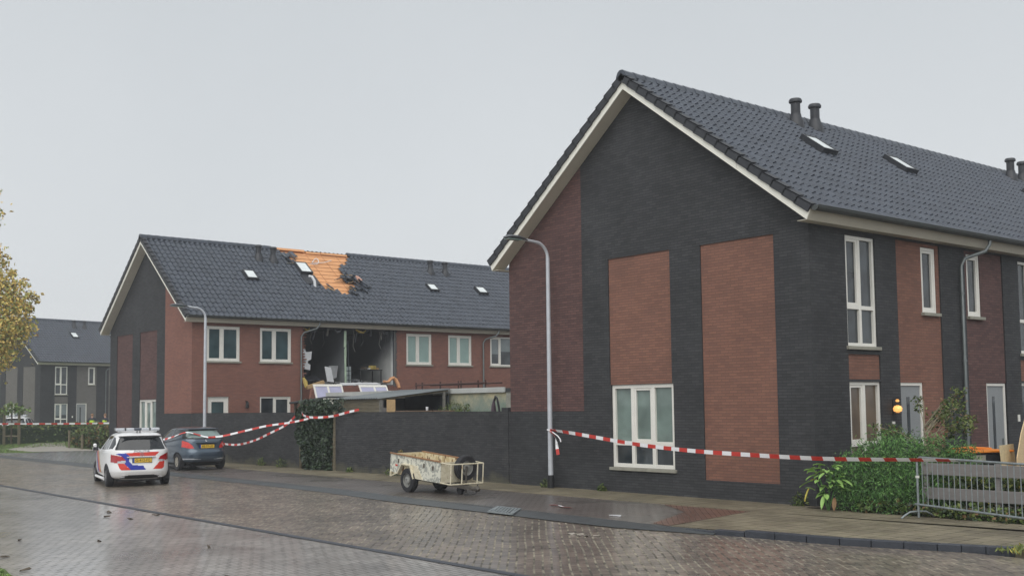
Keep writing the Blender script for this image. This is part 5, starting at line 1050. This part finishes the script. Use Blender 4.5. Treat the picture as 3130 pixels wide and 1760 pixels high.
mb = MB(); mb.box(.262,.268,-.36,-.04,.85,1.0); mb.build('sticker', M['sill_stone'], wb); mb = MB(); mb.obox((-.02,-.63,.92),(.3,.012,.16)); mb.build('label', M['sill_stone'], wb)
for y in (-.4,.4):
    mb = MB(); mb.lathe([(.02,-.03),(.10,-.03),(.10,.03),(.02,.03)], (-.24,y,.10), 'y', 16); mb.build('wheel', M['rubber'], wb, smooth=True)
ob = thing('chipboard_sheet', 'square pale chipboard sheet standing beside the bin', 'board', (2.62,2.45,0), (0,0,R(12)))
mb = MB(); mb.obox((0,.5,.60),(.025,1.0,1.2),(0,-.08,0)); mb.build('sheet', M['osb'], ob, bevel=.003)
ob = thing('plywood_sheet', 'tall slanted plywood sheet leaning at the right picture edge', 'board', (2.75,2.72,0), (0,0,R(8)))
mb = MB(); mb.prism([(0,.3),(.05,.95),(.35,1.42),(1.2,2.3),(1.3,.3)], lambda p: (.0,p[0],p[1]), lambda p: (.02,p[0],p[1])); mb.build('sheet', mat('ply_tan', srgb(214,188,148), .75, var=.1, sc=6, aniso=(1,1,6)), ob)

# ------------------------------------------------------------------ plants
def leaves(name, P, size, mats, parent=None, wts=None, asp=.55, seed=0, droop=0, jit=.35, out=None):
    rg = np.random.default_rng(seed); n = len(P); P = np.asarray(P, float)
    d = rg.normal(size=(n,3)); 
    if out is not None: d = d*.6+out
    d[:,2] -= droop; d /= np.linalg.norm(d, axis=1)[:,None]; e = rg.normal(size=(n,3)); e -= d*(e*d).sum(1)[:,None]; e /= np.linalg.norm(e, axis=1)[:,None]
    nn = np.cross(d, e); s = size*(1+jit*rg.normal(size=n)).clip(.4, 2)[:,None]
    V = np.stack([P-d*s*.5, P+e*s*asp*.5+nn*s*.08, P+d*s*.5, P-e*s*asp*.5+nn*s*.08], 1).reshape(-1,3)
    F = np.arange(4*n).reshape(-1,4); mi = rg.choice(len(mats), n, p=wts)
    return npmesh(name, V, F, [M[k] for k in mats], parent, mi)
def clumps(centres, n, seed, sq=1.0, shell=.45):
    """points gathered in ragged clumps: centres = (x, y, z, radius)"""
    rg = np.random.default_rng(seed); C = np.array(centres); w_ = C[:,3]**2; k = rg.choice(len(C), n, p=w_/w_.sum())
    d = rg.normal(size=(n,3)); d /= np.linalg.norm(d, axis=1)[:,None]; r = (shell+(1-shell)*rg.random(n))**.7*(1+.18*rg.normal(size=n)); q = C[k,:3]+d*(C[k,3]*r)[:,None]*np.array([1,1,sq]); return q
# ivy over the gate
rg = np.random.default_rng(3); n = 11000
x = rg.uniform(-21.25,-18.93,n); z = 2.12*rg.random(n)**.8; wob = .18*np.sin(z*3+x*2)+.14*np.sin(z*7.1)
yy = -.06-.34*rg.random(n)**1.3*(.65+.35*np.sin(x*4+z*3))*(1-.25*z/2)
ok = (x+wob*.9 > -21.15+.45*np.clip((1.1-z),0,1)+.30*np.clip((z-1.55)*2,0,1)) & (x+wob*.3 < -18.9)
P = np.stack([x,yy,z],1)[ok]; topn = 1700; tp = np.stack([rg.uniform(-21.1,-18.95,topn), rg.uniform(-.25,.45,topn), 1.95+.45*rg.random(topn)*np.clip(.6+.5*np.sin(rg.uniform(-21.1,-18.95,topn)*2.5),.2,1)],1)
iv = thing('ivy', 'dark ivy curtain hanging over the garden gate', 'ivy', (-20.1,0,0))
leaves('foliage', np.concatenate([P,tp])-np.array([-20.1,0,0]), .088, ['leaf_ivy','leaf_ivy2','leaf_dark'], iv, [.5,.3,.2], asp=.85, seed=4, droop=.5, out=np.array([0,-.3,-.2]))
mb = MB()
for k in range(5): a = -1.0+k*.5; mb.tube([(a,-.05,0),(a+.1,-.09,.7),(a-.06,-.08,1.3),(a+.12,-.1,1.95)], .018, 6)
mb.build('stem', M['bark'], iv)
# fern-like round shrub before the near house front
def shrub(name, label, cat, loc, cent, n, size, mats, wts, asp, seed, stem=.04, sq=1, droop=-.4, group=None):
    t = thing(name, label, cat, loc, group=group)
    leaves('foliage', clumps(cent, n, seed, sq), size, mats, t, wts, asp=asp, seed=seed+1, droop=droop)
    mb = MB()
    for k in range(5):
        c = cent[k % len(cent)]; mb.tube([(c[0]*.15,c[1]*.15,-.05),(c[0]*.5,c[1]*.5,c[2]*.6),(c[0],c[1],c[2])], [stem,stem*.7,stem*.3], 6)
    mb.build('stem', M['bark'], t); return t
shrub('conifer_shrub', 'large rounded dark green shrub at the house corner', 'shrub', (1.5,.20,0), [(-.15,-.1,.55,.68),(.45,.1,.60,.68),(-.6,-.25,.50,.50),(.1,.2,1.02,.52),(.7,.35,1.0,.46),(-.35,.15,1.0,.44),(.95,.3,.5,.55),(.35,-.25,.3,.55),(-.5,-.35,.22,.42),(.7,.0,.25,.5),(1.15,.55,1.0,.36),(-.75,-.1,.75,.38),(.3,-.05,.75,.6)], 42000, .07, ['leaf_fern','leaf_fern2','leaf_dark'], [.45,.27,.28], .2, 21, droop=-.5)
bl = thing('broadleaf_plant', 'light green broad leaved plant with yellowing leaves at the corner', 'plant', (.62,-.52,0))
mb = MB(); LV = []
rr_ = random.Random(5)
def bigleaf(mb, p, az, el, L_, wd, m):
    d = Vector((math.cos(az)*math.cos(el), math.sin(az)*math.cos(el), math.sin(el))); sd_ = Vector((-math.sin(az),math.cos(az),0)); up = sd_.cross(d)*-1; P = []
    for i in range(7):
        f = i/6; c = Vector(p)+d*L_*f+Vector((0,0,-.35*L_*f*f)); wv = wd*math.sin(math.pi*min(1,f*.9+.08))**.8*.5; P.append((c-sd_*wv+up*.02, c, c+sd_*wv+up*.02))
    for i in range(6):
        mb.poly([P[i][0],P[i+1][0],P[i+1][1],P[i][1]], m); mb.poly([P[i][1],P[i+1][1],P[i+1][2],P[i][2]], m)
for k in range(52):
    a = rr_.uniform(0, 2*math.pi); r = rr_.uniform(.05,.36); z = rr_.uniform(.30,.88)
    bigleaf(mb, (r*math.cos(a),r*math.sin(a)*.7,z), a+rr_.uniform(-.5,.5), rr_.uniform(-.2,.6), rr_.uniform(.15,.27), rr_.uniform(.07,.12), 0 if rr_.random() < .97 else 1)
for p, az in (((-.28,-.2,.42),-2.2),((.1,-.28,.30),-1.5),((.32,-.25,.28),-1.2)): bigleaf(mb, p, az, -1.1, .20, .085, 1 if az < -2 else 2 if az > -1.3 else 0)
mb.build('foliage', [M['leaf_lime'],M['leaf_yellow'],M['leaf_rust']], bl, normals=False)
mb = MB()
for k in range(7): a = k*.9; mb.tube([(0,0,-.03),(.12*math.cos(a),.1*math.sin(a),.35),(.30*math.cos(a),.2*math.sin(a),.7)], .010, 5)
mb.build('stem', M['leaf_fern'], bl)
def tree(name, label, loc, trunk, branches, cent, n, size, mats, wts, seed, asp=.5, bark='bark', rad=.16, droop=.3):
    t = thing(name, label, 'tree', loc); mb = MB(); mb.tube(trunk, [rad*(1-.6*i/(len(trunk)-1)) for i in range(len(trunk))], 9)
    for b in branches: mb.tube(b, [rad*.35*(1-.75*i/(len(b)-1)) for i in range(len(b))], 6)
    mb.build('trunk', M[bark], t, smooth=True); leaves('crown', clumps(cent, n, seed, .85, .25), size, mats, t, wts, asp=asp, seed=seed+2, droop=droop); return t
br = []; rt_ = random.Random(8); ct = []
for k in range(16):
    a = rt_.uniform(-.6, 3.4); z0 = rt_.uniform(1.05,1.6); L_ = rt_.uniform(.55,1.15); z1 = z0+rt_.uniform(.25,.85)
    e = (L_*math.cos(a), L_*math.sin(a), z1); br.append([(0,0,z0),(e[0]*.5,e[1]*.5,(z0+z1)/2+.08),e]); ct.append((e[0],e[1],e[2],rt_.uniform(.13,.24))); ct.append((e[0]*.65,e[1]*.65,(z0+z1)/2+.1,.14))
tree('young_tree', 'thin young tree with sparse leaves before the near front doors', (1.5,1.55,0), [(0,0,-.05),(.02,.0,.8),(-.02,.02,1.4),(.0,0,2.1)], br, ct, 1700, .07, ['leaf_hedge','leaf_hedge2','leaf_dark','leaf_rust'], [.4,.25,.25,.1], 31, bark='bark_pale', rad=.032)
leaves_low = [(x_, y_, .12, .20) for x_, y_ in [(.9+.28*k, .0-.05*(k % 3)) for k in range(14)]]
t = thing('ground_ivy', 'low pale green ground cover below the grey boards', 'plant', (3.0,-.25,0)); t['kind'] = 'stuff'
leaves('foliage', clumps([(-1.6+.3*k,.05*(k%3)-.12,.10,.17) for k in range(13)], 2600, 41), .07, ['leaf_hedge2','leaf_hedge','leaf_rust','leaf_dark'], t, [.22,.36,.06,.36], asp=.8, seed=42)
t = shrub('garden_hedge', 'low mixed hedge seen between the two grey fence boards', 'hedge', (4.2,.45,0), [(-1.5+.28*k,.06*(k%2),.45+.1*(k%3==0),.30) for k in range(13)], 5200, .10, ['leaf_hedge2','leaf_hedge','leaf_dark','leaf_yellow'], [.30,.38,.28,.04], .7, 47, stem=.02)
# weeds at the wall foot
for k, (x_, y_, s_) in enumerate([(-24.0,-.12,.16),(-22.4,-.15,.20),(-15.3,-.10,.22),(-8.0,-.20,.14),(-6.1,-.08,.10),(-.35,-.12,.16),(-12.6,-.08,.08),(-17.8,-.1,.10)]):
    o = thing('weed', ['low weeds at the wall foot behind the hatchback','weed tuft left of the ivy foot','tall grassy weed growing at the wall behind the trailer','small weed beside the near lamp base','tiny weed under the gable window','dark weed at the near house corner','tiny weed at the wall left of the trailer','low weed right of the ivy'][k], 'weed', (x_,y_,.01), group='weeds along the wall')
    leaves('foliage', clumps([(0,0,s_*.5,s_),(s_*.8,0,s_*.4,s_*.7),(-s_*.7,0,s_*.4,s_*.7),(0,0,s_*1.3,s_*.5)], 170, 60+k), .08, ['leaf_hedge','leaf_hedge2','leaf_dark'], o, [.4,.3,.3], asp=.3, seed=61+k)
gy = shrub('climbing_weed', 'fresh green creeper growing against the mossy garage wall', 'plant', (-17.55,3.75,0), [(0,0,1.6,.5),(.3,0,2.0,.34),(-.3,0,1.9,.3),(.75,0,1.8,.3),(.9,.05,2.1,.14)], 1300, .06, ['leaf_hedge','leaf_hedge2'], [.55,.45], .6, 77)
gk = shrub('dead_stalk', 'dry brown stalk standing at the wall behind the trailer', 'plant', (-14.85,-.08,0), [(0,0,.25,.10),(.03,0,.5,.09),(-.02,0,.72,.08)], 220, .08, ['leaf_rust','leaf_hedge2'], [.6,.4], .4, 78, stem=.008)
# far left: autumn tree, hedge, bush, staked sapling, grass
ct = [(0,0,6.5,2.6),(1.4,1.0,6.6,1.7),(2.2,1.9,6.9,1.0),(1.2,1.2,8.8,1.5),(.4,.3,9.6,1.7),(1.7,1.6,8.0,1.0),(.8,.6,10.8,1.1),(1.2,1.0,5.2,1.1),(.6,.4,13.4,1.0),(-.2,-.4,12.6,1.4),(.95,.8,14.6,.35),(.9,.75,12.9,.4),(2.6,2.2,7.9,.45),(2.75,2.4,8.6,.4),(2.3,2.1,9.3,.35),(-1.5,-1,8,2.2),(.9,.8,4.6,.7),(2.9,2.6,8.3,.25),(1.75,1.6,9.9,.3)]
br = [[(0,0,3.2+.4*k),(c[0]*.45,c[1]*.45,(3.6+.4*k+c[2])/2),(c[0],c[1],c[2])] for k, c in enumerate(ct[1:17])]
tree('autumn_tree', 'tall autumn tree with golden thinning crown at the left edge', (-54.2,-2.9,0), [(0,0,-.2),(.05,0,3),(-.1,.1,7),(.1,.2,11),(0,.2,14)], br, ct, 21000, .18, ['leaf_autumn','leaf_autumn2','leaf_olive','leaf_rust'], [.38,.26,.26,.10], 91, rad=.26, asp=.6)
he = thing('hedge', 'long clipped green hedge before the distant terrace', 'hedge', (-63.4,3.8,0), (0,0,math.atan2(11,-3.6)))
rg = np.random.default_rng(12); n = 16000; P = np.stack([rg.uniform(-7.5,9.5,n), rg.uniform(-.6,.6,n), 1.22*rg.random(n)**.6], 1); P[:,2] += .06*np.sin(P[:,0]*3)+.05*np.sin(P[:,0]*7.3); m_ = rg.random(n) < .75; P[m_,1] = .52+.12*rg.normal(size=m_.sum())+.10*np.sin(P[m_,0]*4+P[m_,2]*5)
leaves('foliage', P, .17, ['leaf_hedge','leaf_hedge2','leaf_dark'], he, [.42,.28,.30], asp=.6, seed=13)
mb = MB()
for k in range(8): mb.tube([(-7+k*2.2,0,-.05),(-7+k*2.2,.05,.8)], .04, 6)
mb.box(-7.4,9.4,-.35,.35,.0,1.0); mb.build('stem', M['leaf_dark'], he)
shrub('hedge', 'ragged dark bush with bare patches behind the police car', 'bush', (-47.6,2.4,0), [(-4.3+.62*k,.2*math.sin(k*2),.45+.12*(k%3),.52+.08*(k%2)) for k in range(16)]+[(-2+.9*k,.2,.98,.32) for k in range(7)], 13000, .15, ['leaf_hedge','leaf_dark','leaf_hedge2','leaf_rust'], [.35,.35,.15,.15], .6, 101, stem=.05)
for k, (x_, y_, lab) in enumerate(((-51.0,1.55,'pale short post at the left end of the ragged bush'),(-48.2,1.35,'thin wooden stake in front of the ragged bush'))):
    mb = MB(); mb.box(-.05,.05,-.05,.05,0,1.0-.2*k); o = mb.build('wooden_stake', M['weathered_wood'], bevel=.01); o.location = (x_,y_,0); tag(o, lab, 'stake', 'stakes at the bush')
sp2 = thing('staked_sapling', 'young sapling tied between two wooden stakes on the lawn', 'tree', (-61.2,1.2,0))
for a in (-.42,.42): mb = MB(); mb.box(a-.07,a+.07,-.07+a*.8,.07+a*.8,-.1,1.95); mb.build('stake', M['weathered_wood'], sp2)
mb = MB(); mb.beam((-.42,-.34,.55),(.42,.34,.55),.05,.10); mb.build('cross_board', M['weathered_wood'], sp2)
mb = MB(); mb.tube([(0,0,-.1),(.03,0,1.6),(0,0,2.6)], [.06,.05,.03], 7); mb.build('trunk', M['bark'], sp2)
leaves('crown', clumps([(0,0,2.35,.4),(.55,.4,2.15,.3),(-.5,-.3,2.1,.35),(.9,.7,2.2,.2),(-1.0,-.8,1.8,.4),(-1.3,-1.0,1.3,.4)], 420, 111), .2, ['leaf_hedge2','leaf_lime','leaf_hedge'], sp2, [.4,.3,.3], seed=112)
sg_ = np.random.default_rng(55); n = 9000; gx = sg_.uniform(-75,-46.5,n); gy_ = sg_.uniform(-3.8,8,n); ok = ~((gx > -47.5)&(gy_ > -2.4)) & ~((gy_ > -1.9)&(gx > -54)&(gy_ < 3.2))
o = leaves('grass', np.stack([gx,gy_,np.full(n,.03)],1)[ok], .13, ['leaf_hedge2','leaf_hedge','leaf_lime'], None, [.45,.35,.2], asp=.2, seed=56, droop=-1.2); tag(o, 'tufts of short grass on the left lawn', 'grass', kind='stuff')
o = leaves('grass', np.stack([sg_.uniform(-4.4,-2.5,900),sg_.uniform(-15.4,-14.5,900),np.full(900,-.11)],1), .07, ['leaf_hedge2','leaf_hedge','leaf_lime'], None, [.4,.3,.3], asp=.2, seed=57, droop=-1.2); tag(o, 'grass blades in the lower left corner', 'grass', kind='stuff')
o = leaves('grass', np.stack([sg_.uniform(5.6,6.4,260),sg_.uniform(-3.9,-3.1,260),np.full(260,.03)],1), .09, ['leaf_yellow','leaf_hedge2'], None, [.25,.75], asp=.3, seed=58, droop=-1.0); tag(o, 'yellowish grass tuft at the end of the kerb', 'grass', kind='stuff')

# ------------------------------------------------------------------ two police officers behind the hedge
def skin_body(name, J, E, rad, parent, mt):
    me = bpy.data.meshes.new(name); me.from_pydata(J, E, []); me.materials.append(mt); o = bpy.data.objects.new(name, me); COL.objects.link(o); o.parent = parent
    md = o.modifiers.new('skin', 'SKIN'); md.use_smooth_shade = True
    sv = me.skin_vertices[0].data if me.skin_vertices else None
    if sv is None:
        b = bmesh.new(); b.from_mesh(me); b.verts.layers.skin.verify(); b.to_mesh(me); b.free(); sv = me.skin_vertices[0].data
    for i, r in enumerate(rad): sv[i].radius = (r, r)
    sv[0].use_root = True; ss = o.modifiers.new('sub', 'SUBSURF'); ss.levels = ss.render_levels = 1
    return o
def officer(loc, rz, label, arms):
    t = thing('person', label, 'person', loc, (0,0,rz), 'police officers behind the hedge')
    J = [(0,0,.98),(0,0,1.15),(0,0,1.40),(0,0,1.50),(0,.0,1.57),(0,.02,1.66),(0,.02,1.76)]; E = [(0,1),(1,2),(2,3),(3,4),(4,5),(5,6)]; rad = [.15,.15,.17,.08,.06,.095,.07]
    for s in (1, -1):
        i = len(J); el, wr = arms[0 if s > 0 else 1]
        J += [(s*.19,0,1.44),(s*el[0],el[1],el[2]),(s*wr[0],wr[1],wr[2])]; E += [(2,i),(i,i+1),(i+1,i+2)]; rad += [.075,.055,.038]
        d = (Vector(J[i+2])-Vector(J[i+1])).normalized(); h = len(J); c = Vector(J[i+2])+d*.08; J.append(tuple(c)); E.append((i+2,h)); rad.append(.035)
        for k in range(4):
            f = c+d*(.07+.012*(k in (1,2)))+Vector((0,.018*(k-1.5),-.02)); J.append(tuple(f)); E.append((h,len(J)-1)); rad.append(.009)
        J.append(tuple(c+Vector((0,.05,.01)))); E.append((h,len(J)-1)); rad.append(.010)
        i = len(J); J += [(s*.10,0,.90),(s*.11,.02,.50),(s*.11,-.01,.09),(s*.12,.14,.04)]; E += [(0,i),(i,i+1),(i+1,i+2),(i+2,i+3)]; rad += [.095,.065,.045,.04]
    skin_body('body', J, E, rad, t, M['skin'])
    cj = [(0,0,.92),(0,0,1.15),(0,0,1.42),(0,0,1.50)]; ce = [(0,1),(1,2),(2,3)]; cr2 = [.19,.185,.20,.11]
    for s in (1, -1):
        i = len(cj); el, wr = arms[0 if s > 0 else 1]; cj += [(s*.20,0,1.44),(s*el[0],el[1],el[2]),(s*wr[0],wr[1],wr[2])]; ce += [(2,i),(i,i+1),(i+1,i+2)]; cr2 += [.09,.07,.055]
    skin_body('jacket', cj, ce, cr2, t, M['navy'])
    tj = [(0,0,.95)]; te = []; tr2 = [.17]
    for s in (1, -1): i = len(tj); tj += [(s*.10,0,.86),(s*.11,.02,.50),(s*.11,-.01,.12)]; te += [(0,i),(i,i+1),(i+1,i+2)]; tr2 += [.11,.085,.07]
    skin_body('trousers', tj, te, tr2, t, M['navy'])
    mb = MB(); mb.lathe([(.215,1.17),(.222,1.20),(.222,1.30),(.215,1.33)], (0,0,0), n=20); o = mb.build('safety_vest', M['hivis'], t, smooth=True); o.scale = (1,.78,1)
    mb = MB(); mb.lathe([(.098,1.68),(.105,1.73),(.09,1.80),(.04,1.835)], (0,-.005,0), n=16); mb.build('hair', M['hair'], t, smooth=True)
    mb = MB(); mb.obox((0,.115,1.685),(.03,.03,.05)); mb.build('nose', M['skin'], t, bevel=.008)
    for s in (1, -1):
        mb = MB(); mb.lathe([(.004,-.004),(.012,0),(.004,.004)], (s*.035,.105,1.715), 'y', 8); mb.build('eye', M['black_plastic'], t)
    mb = MB(); mb.obox((0,.108,1.635),(.05,.008,.012)); mb.build('mouth', M['leaf_rust'], t)
    return t
officer((-70.2,9.3,.05), R(60), 'officer in dark jacket with yellow vest standing left by the grey door', (((.30,-.02,1.18),(.24,.16,1.02)),((.34,.05,1.22),(.24,.22,1.28))))
officer((-69.6,10.05,.05), R(200), 'officer with wide yellow vest at the far house corner', (((.36,.02,1.20),(.22,.20,1.12)),((.36,.02,1.20),(.22,.20,1.12))))

# ------------------------------------------------------------------ drizzle in the air
hm, hn, _b = pbsdf('haze_air'); hn.nodes.remove(_b); hv = hn.nodes.new('ShaderNodeVolumePrincipled'); hv.inputs['Density'].default_value = .0014; hv.inputs['Color'].default_value = (.92,.94,.96,1); hv.inputs['Anisotropy'].default_value = .3
hn.links.new(hv.outputs[0], hn.nodes['Material Output'].inputs['Volume'])
hz = MB(); hz.box(-130,60,-60,90,-1.3,17.5); tag(hz.build('haze', hm), 'thin pale drizzle haze filling the street', 'haze', kind='stuff')
